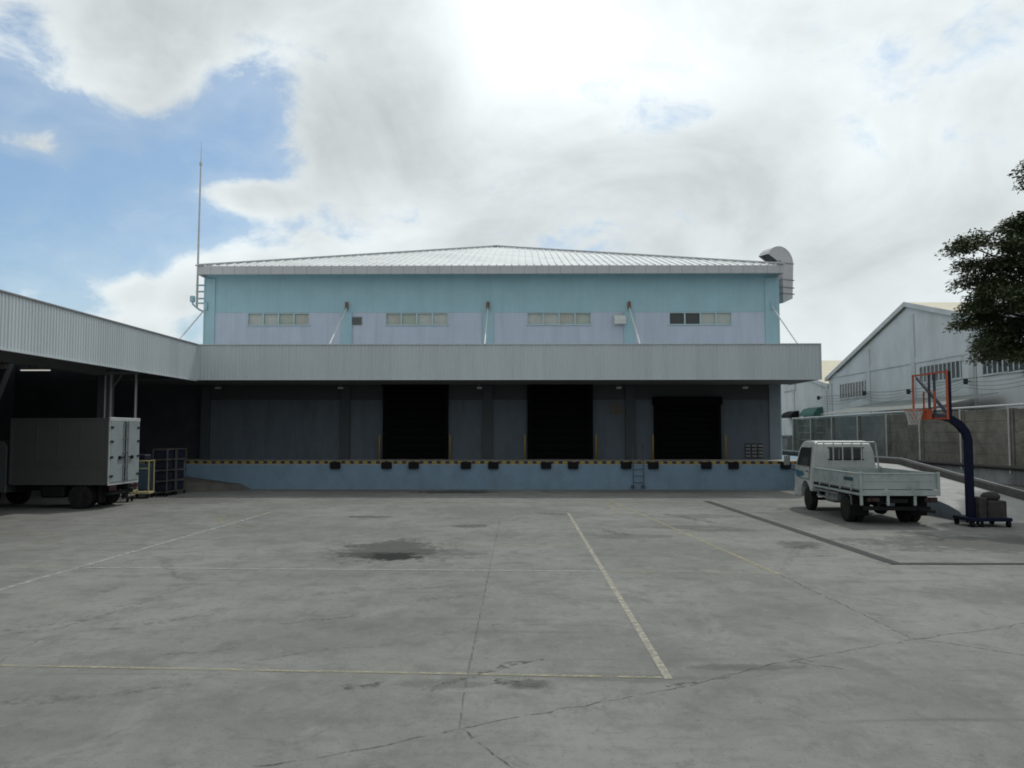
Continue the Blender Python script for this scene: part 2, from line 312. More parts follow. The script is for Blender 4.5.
# ---------------------------------------------------------------- ground
def ground_material():
    m = bpy.data.materials.new('yard_concrete'); m.use_nodes = True
    t = m.node_tree; n = t.nodes; l = t.links; b = n['Principled BSDF']; b.inputs['Roughness'].default_value = .88
    b.inputs['Specular IOR Level'].default_value = .3
    geo = n.new('ShaderNodeNewGeometry'); pos = geo.outputs['Position']
    def ns(scale, detail=6, rough=.6, st=(1, 1, 1), rot=0, dist=0):
        mp = n.new('ShaderNodeMapping'); mp.inputs['Scale'].default_value = st; mp.inputs['Rotation'].default_value = (0, 0, rot); l.new(pos, mp.inputs[0])
        z = n.new('ShaderNodeTexNoise'); z.inputs['Scale'].default_value = scale; z.inputs['Detail'].default_value = detail; z.inputs['Roughness'].default_value = rough; z.inputs['Distortion'].default_value = dist
        l.new(mp.outputs[0], z.inputs[0]); return z.outputs[0]
    def mr(x, a, c, lo, hi, sm=True):
        q = n.new('ShaderNodeMapRange'); q.interpolation_type = 'SMOOTHSTEP' if sm else 'LINEAR'; l.new(x, q.inputs[0])
        for i, v in enumerate((a, c, lo, hi)): q.inputs[i + 1].default_value = v
        return q.outputs[0]
    def mm(op, a, c):
        q = n.new('ShaderNodeMath'); q.operation = op
        for i, v in enumerate((a, c)):
            if isinstance(v, (int, float)): q.inputs[i].default_value = v
            else: l.new(v, q.inputs[i])
        return q.outputs[0]
    def mixc(f, a, c, mode='MIX'):
        q = n.new('ShaderNodeMix'); q.data_type = 'RGBA'; q.blend_type = mode
        if isinstance(f, (int, float)): q.inputs[0].default_value = f
        else: l.new(f, q.inputs[0])
        for i, v in ((6, a), (7, c)):
            if isinstance(v, tuple): q.inputs[i].default_value = (*v, 1)
            else: l.new(v, q.inputs[i])
        return q.outputs[2]
    c = mixc(mr(ns(.22, 5, .6), .35, .65, 0, 1), (.143, .143, .131), (.212, .211, .196))
    c = mixc(mr(ns(1.6, 8, .7), .45, .66, 0, .62), c, (.104, .105, .098))
    c = mixc(mr(ns(5, 6, .7, (1, .5, 1)), .5, .75, 0, .35), c, (.27, .27, .26))
    # tyre scuffs: long streaks in two directions, only where traffic turned
    zone = mr(ns(.16, 3, .5), .45, .62, 0, 1)
    c = mixc(mm('MULTIPLY', mr(ns(1.5, 5, .6, (.16, 1.5, 1), R(22), .4), .54, .72, 0, .75), zone), c, (.085, .085, .080))
    c = mixc(mm('MULTIPLY', mr(ns(1.5, 6, .7, (.22, 2.1, 1), R(-8), .4), .57, .74, 0, .6), 1.), c, (.09, .09, .085))
    c = mixc(mr(ns(.75, 8, .72, (1, .8, 1), R(30), .6), .48, .66, 0, .55), c, (.235, .235, .224))
    c = mixc(mr(ns(3.1, 9, .78, (1, .6, 1), R(-20), .5), .52, .68, 0, .6), c, (.095, .095, .089))
    c = mixc(mr(ns(9, 9, .8), .5, .70, 0, .55), c, (.09, .09, .085))
    c = mixc(mr(ns(60, 4, .7), .35, .65, 0, .22), c, (.26, .26, .25))
    c = mixc(mr(ns(22, 3, .6), .63, .72, 0, .7), c, (.07, .07, .066))
    # named stains and dark patches, one a painted tree shadow: (x, y, rx, ry, strength)
    wob = ns(1.3, 8, .72)
    wob2 = ns(5, 8, .75, (1, .7, 1))
    sep = n.new('ShaderNodeSeparateXYZ'); l.new(pos, sep.inputs[0])
    for (x, y, rx, ry, st, cl) in [(-2.75, 17.2, 1.35, 1.9, .78, (0.054, 0.053, 0.048)), (-1.9, 16.7, 1.3, .9, .5, (0.065, 0.063, 0.058)), (-2.9, 16.5, .7, .5, .6, (0.04, 0.04, 0.037)), (-2.48, 16.3, .62, .62, .97, (0.008, 0.008, 0.008)),
                                   (-4.4, 23.9, .9, .35, .6, (0.065, 0.063, 0.058)), (-1.35, 21.6, .6, .5, .6, (0.065, 0.063, 0.058)), (4.2, 21.4, 1.5, .5, .5, (0.072, 0.071, 0.065)),
                                   (5.2, 20.8, 1.2, .45, .5, (0.065, 0.063, 0.058)), (6.0, 18.1, .6, .7, .6, (0.058, 0.056, 0.050)), (5.2, 24.3, 1.5, .7, .4, (0.072, 0.071, 0.065)),
                                   (-.75, 8.1, .5, .2, .4, (0.065, 0.063, 0.058)), (.05, 8.1, .3, .2, .6, (0.050, 0.049, 0.043)), (2.3, 8.7, .7, .15, .5, (0.065, 0.063, 0.058)), (-5.6, 6.9, 1.0, .6, .4, (0.086, 0.085, 0.079)),
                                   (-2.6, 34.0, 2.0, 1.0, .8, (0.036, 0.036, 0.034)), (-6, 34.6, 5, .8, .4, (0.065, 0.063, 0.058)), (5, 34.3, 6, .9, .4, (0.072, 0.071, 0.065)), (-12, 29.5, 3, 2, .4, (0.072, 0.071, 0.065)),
                                   (10.6, 18.4, 4.2, 1.7, .68, (0.072, 0.071, 0.066)), (-1.6, 10.5, 1.6, .5, .22, (0.090, 0.089, 0.084)), (8.4, 24, 1.6, 2.5, .4, (0.072, 0.071, 0.065)),  # first entry paints the tree's shade into the ground colour
                                   (2.6, 19.5, 1.2, .5, .45, (0.072, 0.071, 0.065)), (8.3, 12.6, 2.6, 1.0, .35, (0.086, 0.085, 0.079))]:
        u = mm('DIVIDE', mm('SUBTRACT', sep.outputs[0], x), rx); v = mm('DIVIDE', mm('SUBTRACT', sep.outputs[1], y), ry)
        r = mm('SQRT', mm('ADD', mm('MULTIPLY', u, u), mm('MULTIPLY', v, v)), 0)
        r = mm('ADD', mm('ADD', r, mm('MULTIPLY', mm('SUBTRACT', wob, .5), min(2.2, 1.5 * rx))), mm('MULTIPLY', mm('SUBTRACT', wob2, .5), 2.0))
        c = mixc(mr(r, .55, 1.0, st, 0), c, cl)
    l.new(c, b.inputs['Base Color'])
    bp = n.new('ShaderNodeBump'); bp.inputs['Strength'].default_value = .25; bp.inputs['Distance'].default_value = .015
    l.new(ns(9, 8, .75), bp.inputs['Height']); l.new(bp.outputs[0], b.inputs['Normal'])
    return m
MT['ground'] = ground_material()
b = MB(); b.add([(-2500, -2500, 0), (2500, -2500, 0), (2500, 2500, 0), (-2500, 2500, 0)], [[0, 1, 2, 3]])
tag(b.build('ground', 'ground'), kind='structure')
def line(pts, w, m, z=.004): return tag(strip(pts, w, z).build('painted_line', m), kind='structure')
line([(-8.04, 11), (-8.0, 12.78), (-7.62, 25.4)], .10, 'wpaint')
line([(-7.79, 14.86), (-.18, 14.63), (1.30, 14.57)], .07, 'wpaint', .008)
line([(1.46, 14.56), (4.08, 14.47)], .06, 'fpaint')
line([(-7.5, 8.76), (-5.39, 8.66), (1.37, 8.32)], .06, 'ypaint', .006)
line([(1.38, 25.2), (1.43, 8.28)], .082, 'opaint')
line([(3.08, 30.0), (4.36, 14.3)], .10, 'ypaint')
line([(-4.86, 20.08), (1.30, 20.2)], .09, 'fpaint')
line([(-1.96, 17.81), (1.30, 18.0)], .07, 'fpaint')
line([(2.96, 29.59), (2.84, 24.86)], .10, 'fpaint')
line([(-7.4, 25.04), (-8.42, 24.42), (-8.5, 23.4), (-7.9, 22.02), (-6.82, 20.89)], .10, 'fpaint', .008)
line([(-11.5, 14.3), (-8.1, 15.05)], .09, 'fpaint'); line([(-10.78, 17.86), (-10.39, 18.7)], .1, 'fpaint')
line([(-12.6, 19.4), (-9.2, 20.2)], .09, 'fpaint'); line([(1.52, 20.2), (3.7, 20.3)], .08, 'fpaint')
def crack(pts, w, m='crack', j=.02): return tag(strip(pts, w, .003, j, .12).build('crack', m), kind='structure')
crack([(-.62, 23.1), (-.54, 7.91), (-.51, 6.91)], .022, 'seam', .006)
crack([(-1.95, 6.09), (-1.3, 6.39), (-.51, 6.91), (.33, 7.36), (1.6, 8.09), (2.57, 8.79), (4.5, 9.86), (5.89, 10.47), (7.5, 11.3)], .018, j=.03)
crack([(-.51, 6.91), (-.07, 6.11), (.6, 4.8)], .02, j=.018)
crack([(4.36, 14.28), (4.5, 11.62), (4.55, 9.95), (5.43, 9.21), (7.5, 7.4)], .022, j=.018)
crack([(-5.2, 7.5), (-5.55, 9.08), (-5.71, 11.06), (-5.38, 12.42), (-5.3, 13.0)], .014, 'seam', .02)
crack([(3.3, 8.62), (2.9, 8.9)], .03)
def scuff(pts, w, m='scuff_light'): return tag(strip(pts, w, .002, w * .22, .10).build('tyre_mark', m), kind='structure')
for pts, w in [([(-6.33, 10.14), (-5.59, 10.82)], .16), ([(-5.06, 10.28), (-4.08, 11.14)], .16), ([(-4.01, 9.04), (-3.2, 9.36)], .10), ([(-2.94, 8.76), (-2.34, 9.26), (-1.39, 9.6)], .10), ([(-6.82, 15.93), (-5.96, 14.25), (-5.34, 13.54)], .22),
               ([(-4.37, 7.47), (-3.75, 7.76), (-3.09, 8.07)], .12), ([(-3.05, 10.57), (-2.13, 11.01)], .14), ([(-1.93, 11.81), (-.63, 12.55)], .18), ([(-1.04, 10.08), (-.28, 10.61)], .2), ([(2.84, 9.1), (3.04, 8.91)], .07),
               ([(-6.13, 10.01), (-5.7, 10.32), (-5.43, 11.44), (-5.2, 13.1)], .10), ([(4.13, 21.02), (4.83, 19.8)], .3), ([(5.87, 17.83), (5.25, 16.4), (4.47, 14.79)], .22),
               ([(-4.63, 7.46), (-4.24, 7.72)], .2), ([(-3.4, 12.3), (-2.2, 12.9), (-1.0, 13.1)], .2)]: scuff(pts, w)
for pts, w in [([(-.91, 7.91), (-.56, 8.26), (-.11, 8.8), (.21, 8.99)], .11), ([(-1.73, 8.01), (-1.32, 8.09)], .2), ([(1.37, 8.06), (1.74, 8.21), (2.07, 8.38)], .07), ([(4.51, 24.43), (5.1, 22.55)], .4), ([(5.54, 17.6), (6.19, 17.99)], .28), ([(5.64, 16.4), (6.18, 16.54)], .25),
               ([(1.87, 20.99), (2.47, 19.77)], .35), ([(.44, 25.14), (1.31, 24.54)], .4), ([(-5.0, 23.9), (-3.9, 23.95)], .3), ([(-1.7, 21.6), (-1.0, 21.7)], .35), ([(-.3, 8.2), (.15, 8.05)], .16)]: scuff(pts, w, 'scuff')
b = strip([(6.5, 29.6), (6.86, 15.62)], .26, .005); tag(b.build('drain_channel', 'drain'), kind='structure')
b = strip([(6.75, 15.5), (30, 15.55)], .20, .009); tag(b.build('drain_channel', 'drain'), kind='structure')

# ---------------------------------------------------------------- ramp, kerb, verge on the right
RP = [(22.4, .004), (22.65, .12), (23.0, .27), (23.5, .38), (24.1, .46), (32, 1.2), (35.55, 1.2)]
def rh(y):
    if y <= RP[0][0]: return 0.
    for (a, ha), (c, hc) in zip(RP, RP[1:]):
        if y <= c: return ha + (hc - ha) * (y - a) / (c - a)
    return 1.2
b = MB(); vs = []
for y, h in RP: vs += [(11.93, y, h), (14.395, y, h)]
b.add(vs, [[2 * i, 2 * i + 1, 2 * i + 3, 2 * i + 2] for i in range(len(RP) - 1)])
ramp = tag(b.build('ramp', 'ramp'), kind='structure')
b = MB(); b.prism([(y, h - .006) for y, h in RP[1:]] + [(35.55, 0), (22.65, 0)], 11.925, 11.95, 'x')
tag(b.build('ramp_side_wall', mat('grey_blue_concrete', (.13, .16, .19), .85, .12, 2, dirt=(.08, .09, .10), dirt_amt=.6)), kind='structure')
b = MB(); ky = [18.5] + [p[0] for p in RP] + [60]
b.prism([(y, rh(y) + .2) for y in ky] + [(60, 0), (18.5, 0)], 14.4, 14.58, 'x')
tag(b.build('kerb', 'kerb'), kind='structure')
b = MB()
b.tube([(14.5, y, rh(y) + .235) for y in ky], .02, 8); tag(b.build('rail_pipe', 'galv'), 'pale pipe running along the top of the ramp kerb', 'pipe')
b = MB(); vs = []
for y in (10, 19, 22, 26, 32, 40, 60):
    h = max(.30 if y > 18 else .12, rh(y) + .12); hw = .62 if y > 18 else .2; vs += [(14.585, y, h), (15.6, y, (h + hw) / 2), (16.895, y, hw)]
fs = []
for i in range(6):
    for k in range(2): fs.append([3 * i + k, 3 * i + k + 1, 3 * i + 4 + k, 3 * i + 3 + k])
b.add(vs, fs); tag(b.build('verge', 'soil'), kind='structure')
b = MB(); b.box(14.4, 14.58, 10, 18.5, 0, .2, .02); tag(b.build('kerb', 'kerb'), kind='structure')
# little wedge of old concrete at the left foot of the dock
b = MB(); b.add([(-14.4, 33.2, 0), (-12.2, 34.3, 0), (-11.6, 35.58, 0), (-14.4, 35.58, 0), (-14.4, 33.9, .42), (-12.5, 34.6, .30), (-12.0, 35.58, .22), (-14.4, 35.58, .55)],
      [[0, 1, 5, 4], [1, 2, 6, 5], [4, 5, 6, 7], [0, 4, 7, 3], [3, 7, 6, 2]])
tag(b.build('concrete_ramp', mat('brown_concrete', (.10, .093, .082), .9, .2, 3, dirt=(.06, .055, .05), dirt_amt=.7, dirt_scale=2)), kind='structure')

# ---------------------------------------------------------------- warehouse
WX0, WX1, WY = -14.85, 11.85, 38.3
wh = thing('warehouse', 'pale blue warehouse with white hipped metal roof and black dock doors', 'warehouse', (-1.5, 38.3, 0))
def lb(): return MB()
def part(b, name, m, parent=wh, smooth=False):
    off = Vector(parent.matrix_world.translation) if False else OFF[parent.name]
    b.v = [(x - off[0], y - off[1], z - off[2]) for x, y, z in b.v]
    return b.build(name, m, parent, smooth)
OFF = {wh.name: (-1.5, 38.3, 0)}
def parts(b, name, m, parent=None, root=None):
    off = OFF[(root or wh).name]; b.v = [(x - off[0], y - off[1], z - off[2]) for x, y, z in b.v]; return build_each(b, name, m, parent or wh)
def sub(b, name, m, parent, root=wh, smooth=False):
    off = OFF[root.name]; b.v = [(x - off[0], y - off[1], z - off[2]) for x, y, z in b.v]; return b.build(name, m, parent, smooth)
PIL = [-8.15, -1.58, 4.96]
DOORS = [(-6.37, -3.43, 4.62), (.27, 3.21, 4.68), (6.08, 9.06, 3.74)]
# upper wall: blue field, lavender band, blue pilasters
b = MB(); b.box(WX0, WX1, WY, WY + .25, 8.0, 9.8); part(b, 'upper_wall', 'wall_blue')
b = MB(); xs = []
WIN = [(-12.80, -9.92), (-6.35, -3.44), (.24, 3.2), (6.82, 9.71)]
cur = WX0 + .5
for a, c in WIN + [(WX1 - .5, None)]:
    b.box(cur, a, WY + .01, WY + .25, 5.7, 7.998)
    if c is not None: b.box(a, c, WY + .01, WY + .25, 5.7, 7.39); cur = c
part(b, 'wall_band', 'wall_lav')
for x, w in [(WX0 + .26, .52)] + [(p, .48) for p in PIL] + [(WX1 - .3, .6)]:
    b = MB(); b.box(x - w / 2, x + w / 2, WY - .05, WY - .002 if w < .5 else WY + .25, 5.71, 7.998 if w < .5 else 9.6); part(b, 'pilaster', 'wall_blue')
b = MB(); b.box(WX0 + .02, WX0 + .06, WY - .07, WY - .052, 5.9, 9.6); part(b, 'corner_trim', 'wall_blue')
# windows: frame, mullions, four panes with blinds
for wi, (a, c) in enumerate(WIN):
    z0, z1 = 7.392, 7.996
    f = MB(); f.box(a, c, WY + .02, WY + .14, z1 - .04, z1); f.box(a - .03, c + .03, WY - .04, WY + .14, z0, z0 + .045)
    w = (c - a) / 4
    for k in range(5):
        x = a + k * w; f.box(max(a, x - .03), min(c, x + .03), WY + .02, WY + .14, z0 + .047, z1 - .042)
    fo = part(f, 'window', 'frame')
    for k in range(4):
        p = MB(); p.box(a + k * w + .032, a + (k + 1) * w - .032, WY + .12, WY + .13, z0 + .048, z1 - .043)
        sub(p, 'pane', 'glass' if wi == 3 and k < 2 else ('blind', 'blind_green', 'blind', 'blind_dull')[(wi * 3 + k * 2 + (k > 1)) % 4], fo)
# lower wall below the canopy, with the three door openings left open
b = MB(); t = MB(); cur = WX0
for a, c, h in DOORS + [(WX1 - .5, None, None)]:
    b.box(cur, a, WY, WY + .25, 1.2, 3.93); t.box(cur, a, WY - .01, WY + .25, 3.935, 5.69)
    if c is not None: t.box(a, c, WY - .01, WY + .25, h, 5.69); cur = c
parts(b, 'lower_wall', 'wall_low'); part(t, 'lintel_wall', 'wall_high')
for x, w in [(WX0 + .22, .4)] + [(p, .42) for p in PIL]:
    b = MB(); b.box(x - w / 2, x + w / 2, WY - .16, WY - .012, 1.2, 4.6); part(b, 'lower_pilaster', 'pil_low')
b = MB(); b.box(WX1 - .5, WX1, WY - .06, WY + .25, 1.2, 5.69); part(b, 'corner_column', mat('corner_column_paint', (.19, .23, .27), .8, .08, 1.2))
b = MB(); b.box(WX1 + .001, WX1 + .06, WY - .02, WY + .3, 1.2, 9.6); part(b, 'corner_trim', 'wall_blue')
for a, c, h in DOORS:
    d = MB(); n = 9
    for k in range(n):
        z0 = 1.21 + (h - 1.21) * k / n; z1 = 1.21 + (h - 1.21) * (k + 1) / n
        d.box(a, c, WY + .12, WY + .2, z0, z1 - .02, .01)
    do = part(d, 'dock_door', 'blackdoor')
    s = MB(); s.box(a - .03, a + .12, WY - .22, WY - .012, 1.2, h); s.box(c - .12, c + .03, WY - .22, WY - .012, 1.2, h); s.box(a - .10, c + .08, WY - .40, WY - .012, h - .06, h + .32, .05)
    sub(s, 'dock_shelter', 'blackdoor', do)
    s = MB(); s.box(a + .125, a + .16, WY + .02, WY + .1, 1.21, h - .1); s.box(c - .16, c - .125, WY + .02, WY + .1, 1.21, h - .1); parts(s, 'door_track', 'chassis', do)
# side, back walls
b = MB(); b.box(WX0, WX0 + .25, WY + .25, 66, 0, 9.8); b.box(WX1 - .25, WX1, WY + .25, 66, 0, 9.8); b.box(WX0 + .25, WX1 - .25, 65.75, 66, 0, 9.8); parts(b, 'outer_wall', 'wall_blue')
b = MB(); b.box(WX0 + .25, WX1 - .25, 46, 46.2, 0, 9); part(b, 'inner_wall', 'dark')
# eave fascia with panel joints
EX0, EX1, EY = WX0 - .06, WX1 + .06, 37.5
b = MB(); b.box(EX0, EX1, EY, EY + .12, 9.66, 10.03, .015); b.box(EX0, EX0 + .1, EY + .122, 66.5, 9.66, 10.03); b.box(EX1 - .1, EX1, EY + .122, 66.5, 9.66, 10.03)
fa = part(b, 'eave_fascia', 'eave')
MT['eave_front'] = banded('eave', (.2, .205, .21), .553, .016)
fa.data.materials[0] = MT['eave_front']
b = MB(); b.box(EX0 + .1, EX1 - .1, EY + .122, WY + .25, 9.802, 9.84); part(b, 'eave_soffit', 'wall_blue')
# hipped roof
AP, RB = (-1.6, 51.6, 14.08), (-1.6, 55, 14.08)
c0, c1, c2, c3 = (EX0, EY + .02, 10.04), (EX1, EY + .02, 10.04), (EX1, 66.5, 10.04), (EX0, 66.5, 10.04)
b = MB(); b.add([c0, c1, c2, c3, AP, RB], [[0, 1, 4], [1, 2, 5, 4], [2, 3, 5], [3, 0, 4, 5]]); ro = part(b, 'roof', 'roof')
rb = MB(); nr = 78
for k in range(1, nr):
    x = EX0 + (EX1 - EX0) * k / nr
    t = (x - EX0) / (AP[0] - EX0) if x < AP[0] else (EX1 - x) / (EX1 - AP[0])
    t = max(0, t - .02)
    rb.bar((x, EY + .03, 10.065), (x, EY + .03 + (AP[1] - EY) * t, 10.065 + 4.04 * t), .05, .06)
sub(rb, 'roof_ribs', 'roof', ro)
rc = MB()
for c in (c0, c1): rc.bar((c[0], c[1] - .02, c[2] + .05), (AP[0], AP[1], AP[2] + .07), .36, .06)
rc.bar((AP[0], AP[1] - .1, AP[2] + .07), (RB[0], RB[1], RB[2] + .07), .36, .06)
sub(rc, 'ridge_cap', 'eave', ro)
# main canopy
CX0, CX1, CY = -13.5, 12.3, 34.2
def corrug_x(x0, x1, y, z0, z1, p=.15, d=.022):
    b = MB(); vs = []; x = x0
    while x < x1 - 1e-6:
        for f_, dd in ((0, 0), (.35, 0), (.45, d), (.9, d)):
            xx = min(x1, x + f_ * p); vs.append((xx, y + dd))
        x += p
    vs.append((x1, y)); n = len(vs)
    b.add([(a, c, z0) for a, c in vs] + [(a, c, z1) for a, c in vs], [[i, i + 1, n + i + 1, n + i] for i in range(n - 1)])
    return b
b = corrug_x(CX0, CX1, CY, 4.63, 6.05); fa = part(b, 'canopy_fascia', 'fascia')
b = MB(); b.box(CX0 + .03, CX1 + .02, CY - .03, CY + .09, 6.05, 6.09); b.box(CX0 + .03, CX1 + .02, CY - .022, CY + .09, 4.59, 4.63); b.box(CX1 - .02, CX1 + .02, CY - .024, CY + .05, 4.631, 6.049)
sub(b, 'fascia_trim', 'fascia', fa)
b = MB(); b.box(CX1 - .06, CX1, CY + .09, WY - .01, 4.60, 6.05); part(b, 'canopy_side', 'fascia')
b = MB(); b.box(CX0 - 6, CX1 - .06, CY + .09, WY - .17, 4.62, 4.66); part(b, 'canopy_soffit', 'soffit')
b = MB(); b.box(CX0, CX1 - .06, CY + .09, WY - .06, 5.84, 5.9); part(b, 'canopy_roof', 'roof')
# hanger rods with their wall brackets
for x in [WX0 + .12] + PIL + [WX1 - .28]:
    b = MB(); b.tube([(x, WY - .06, 8.22), (x, CY + .35, 5.95)], .03, 8); r_ = part(b, 'hanger_rod', 'pipew')
    b = MB(); b.box(x - .07, x + .07, WY - .14, WY - .052, 8.12, 8.48, .02); sub(b, 'rod_bracket', 'rust' if abs(x) < 9 else 'wall_blue', r_)
# small wall fittings above the canopy
b = MB(); b.box(-7.96, -7.45, WY - .02, WY + .008, 7.42, 7.80)
for k in range(6): b.add([(-7.92, WY - .06, 7.45 + k * .055), (-7.49, WY - .06, 7.45 + k * .055), (-7.49, WY - .022, 7.49 + k * .055), (-7.92, WY - .022, 7.49 + k * .055)], [[0, 1, 2, 3]])
part(b, 'louvre_vent', 'grey')
b = MB(); b.prism([(WY - .02, 7.42), (WY - .34, 7.42), (WY - .36, 7.6), (WY - .26, 7.8), (WY - .02, 7.86)], 4.24, 4.78, 'x'); part(b, 'vent_hood', 'pipew')
# dock
DX0, DX1, DY = -19, 14.395, 35.6
b = MB(); b.box(DX0, DX1, DY, WY - .001, 0, 1.05); b.box(WX1 + .062, DX1, WY, 62, 0, 1.19); part(b, 'dock_wall', 'dock')
b = MB(); b.box(DX0, DX1, DY + .003, WY - .002, 1.052, 1.196); b.box(WX0, WX1, WY + .25, 46, 1.1, 1.196); part(b, 'dock_slab', 'conc')
b = MB(); b.box(-16.2, DX1, DY - .012, DY - .001, 1.09, 1.202); part(b, 'edge_stripe', banded('yellow', (.018, .018, .018), .372, .17))
for x in [-7.99, -5.79, -4.63, -2.4, -1.23, 1.02, 2.17, 4.43, 5.58, 7.83, 8.98, 11.19]:
    b = MB(); b.box(x - .22, x + .22, DY - .14, DY - .013, .88, 1.17, .025); bo = part(b, 'dock_bumper', 'black')
b = MB()
for x in (4.72, 5.16):
    b.tube([(x, DY - .12, .05), (x, DY - .12, 1.80), (x, DY - .06, 1.90), (x, DY + .15, 1.93), (x, DY + .3, 1.80), (x, DY + .3, 1.2)], .016, 8)
    b.box(x - .09, x + .05, DY - .18, DY - .02, .10, .18, .01)
for k in range(4): b.tube([(4.72, DY - .12, .3 + k * .28), (5.16, DY - .12, .3 + k * .28)], .016, 6)
part(b, 'dock_ladder', mat('dull_blue_ladder_paint', (.05, .065, .085), .7, .1, 5))
# louvred grilles by the right corner
for k in range(3):
    x = 10.22 + k * .29; b = MB(); b.box(x - .01, x + .23, WY - .02, WY - .002, 1.27, 1.92)
    g = part(b, 'grille', 'chassis'); s = MB()
    for j in range(4):
        z = 1.30 + j * .155; s.add([(x, WY - .12, z), (x + .22, WY - .12, z), (x + .22, WY - .022, z + .11), (x, WY - .022, z + .11)], [[0, 1, 2, 3]])
    sub(s, 'louvre', 'grey', g)
b = MB(); b.box(4.05, 4.62, WY - .03, WY - .002, 3.28, 3.78, .008); part(b, 'notice_board', 'board')
# exhaust duct with gooseneck
ZY0, ZY1 = 39.6, 40.3
b = MB(); cx, cz, ro_, ri = 12.30, 10.53, .80, .14; arc = []
for k in range(15):
    t = R(152) * k / 14; arc.append((cx + ro_ * math.cos(t), cz + ro_ * math.sin(t), cx + ri * math.cos(t), cz + ri * math.sin(t)))
vs = []; secs = [(13.10, 8.62, 12.44, 8.62), (13.10, 10.5, 12.44, 10.5)] + arc
secs[0] = (13.02, 8.85, 12.44, 8.6)
for ox, oz, ix, iz in secs: vs += [(ox, ZY0, oz), (ox, ZY1, oz), (ix, ZY1, iz), (ix, ZY0, iz)]
fs = [[4 * i + k, 4 * i + (k + 1) % 4, 4 * i + 4 + (k + 1) % 4, 4 * i + 4 + k] for i in range(len(secs) - 1) for k in range(4)]
b.add(vs, fs); du = part(b, 'exhaust_duct', 'duct')
b = MB()
for z in (9.05, 9.35, 9.72, 10.52): b.box(12.42, 13.13, ZY0 - .025, ZY1 + .025, z, z + .035)
parts(b, 'duct_flange', 'joint', du)
ox, oz, ix, iz = arc[-2]; b = MB(); b.add([(ox + .02, ZY0 + .02, oz), (ox + .02, ZY1 - .02, oz), (ix, ZY1 - .02, iz), (ix, ZY0 + .02, iz)], [[0, 1, 2, 3]]); sub(b, 'duct_mouth', 'dark', du)
b = MB(); b.box(11.92, 12.42, ZY0 + .1, ZY0 + .2, 9.18, 9.26); b.box(11.92, 12.42, ZY1 - .2, ZY1 - .1, 9.18, 9.26); b.box(11.92, 12.3, ZY0 + .1, ZY0 + .2, 9.6, 9.68); parts(b, 'duct_bracket', 'wall_blue', du)
for o_ in [du] + [c for c in du.children if c.name.split('.')[0] != 'duct_bracket']:   # the gooseneck is turned a little towards the yard
    pv = Vector((12.77 + 1.5, 39.95 - 38.3, 0)); rm_ = Matrix.Rotation(R(24), 4, 'Z')
    o_.data.transform(Matrix.Translation(pv - Vector((.14, 0, 0))) @ rm_ @ Matrix.Translation(-pv))
# mast on the left corner
ms = thing('antenna_mast', 'tall thin steel mast bracketed to the left corner of the warehouse', 'mast', (-15.3, 38.6, 8.3)); OFF[ms.name] = (-15.3, 38.6, 8.3)
b = MB(); b.tube([(-15.31, 38.6, 8.3), (-15.29, 38.6, 12), (-15.27, 38.6, 15.2)], [.055, .048, .035], 8); part(b, 'pole', 'galv', ms)
b = MB(); b.tube([(-15.27, 38.6, 15.2), (-15.26, 38.6, 16.3)], [.02, .008], 6); b.box(-15.33, -15.21, 38.55, 38.65, 15.1, 15.25, .01); part(b, 'tip', 'galv', ms)
b = MB()
for z in (9.35, 9.05, 8.72, 8.5): b.bar((-15.36, 38.6, z), (-14.86, 38.6, z), .07)
b.tube([(-15.55, 38.6, 8.8), (-15.5, 38.6, 8.45), (-15.2, 38.6, 8.2), (-14.87, 38.6, 8.05)], .045, 8); b.box(-15.62, -15.42, 38.5, 38.7, 8.55, 8.85, .03); part(b, 'bracket', 'wall_blue', ms)

# ---------------------------------------------------------------- left loading shed
sh = thing('loading_shed', 'long grey corrugated canopy shed along the left side of the yard', 'shed', (-13.5, 20, 0)); OFF[sh.name] = (-13.5, 20, 0)
b = corrug_x(0, 30.2, 0, 4.60, 6.05)   # built along x, then turned to run along y at X = -13.5
b.v = [(-13.5 - v[1], 34.2 - v[0], v[2]) for v in b.v]; fo = part(b, 'canopy_fascia', 'fascia', sh)
b = MB(); b.box(-13.6, -13.47, 4, 34.2, 6.051, 6.10); sub(b, 'fascia_cap', 'joint', fo, sh)
b = MB(); b.box(-13.59, -13.478, 4, 34.2, 4.55, 4.599); sub(b, 'fascia_trim', 'fascia', fo, sh)
b = MB(); b.box(-24, -13.6, 4, 38.2, 5.86, 5.95); part(b, 'roof', 'roof', sh)
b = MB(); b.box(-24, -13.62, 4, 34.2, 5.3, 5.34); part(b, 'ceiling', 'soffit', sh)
b = MB(); b.box(-24, -23.8, 4, 40, 0, 5.85); b.box(-23.8, -14.86, WY + .3, WY + .5, 0, 5.85); b.box(-23.8, -13.7, 4, 4.2, 0, 5.85); part(b, 'wall', 'dark', sh)  # near end wall is unseen, added to keep the shed interior dark
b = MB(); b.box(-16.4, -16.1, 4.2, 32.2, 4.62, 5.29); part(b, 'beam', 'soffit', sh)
for y in (12.5, 19, 25.5):
    b = MB(); b.box(-23.7, -16.42, y, y + .25, 4.75, 5.29); part(b, 'beam', 'soffit', sh)
for y in (32.3, 12.3):
    b = MB(); b.box(-16.66, -16.2, y, y + .45, 0, 5.29, .02); part(b, 'column', mat('grey_column_paint', (.16, .18, .20), .8, .1, 2), sh)
pf = thing('pipe_frame', 'pale steel pipe frame rising behind the parked box truck', 'frame', (-15.5, 31.9, 0)); OFF[pf.name] = (-15.5, 31.9, 0)
for x in (-16.14, -15.92, -14.95):
    b = MB(); b.tube([(x, 31.9, 0), (x, 31.9, 4.75)], .055, 8); part(b, 'post', 'galv', pf)
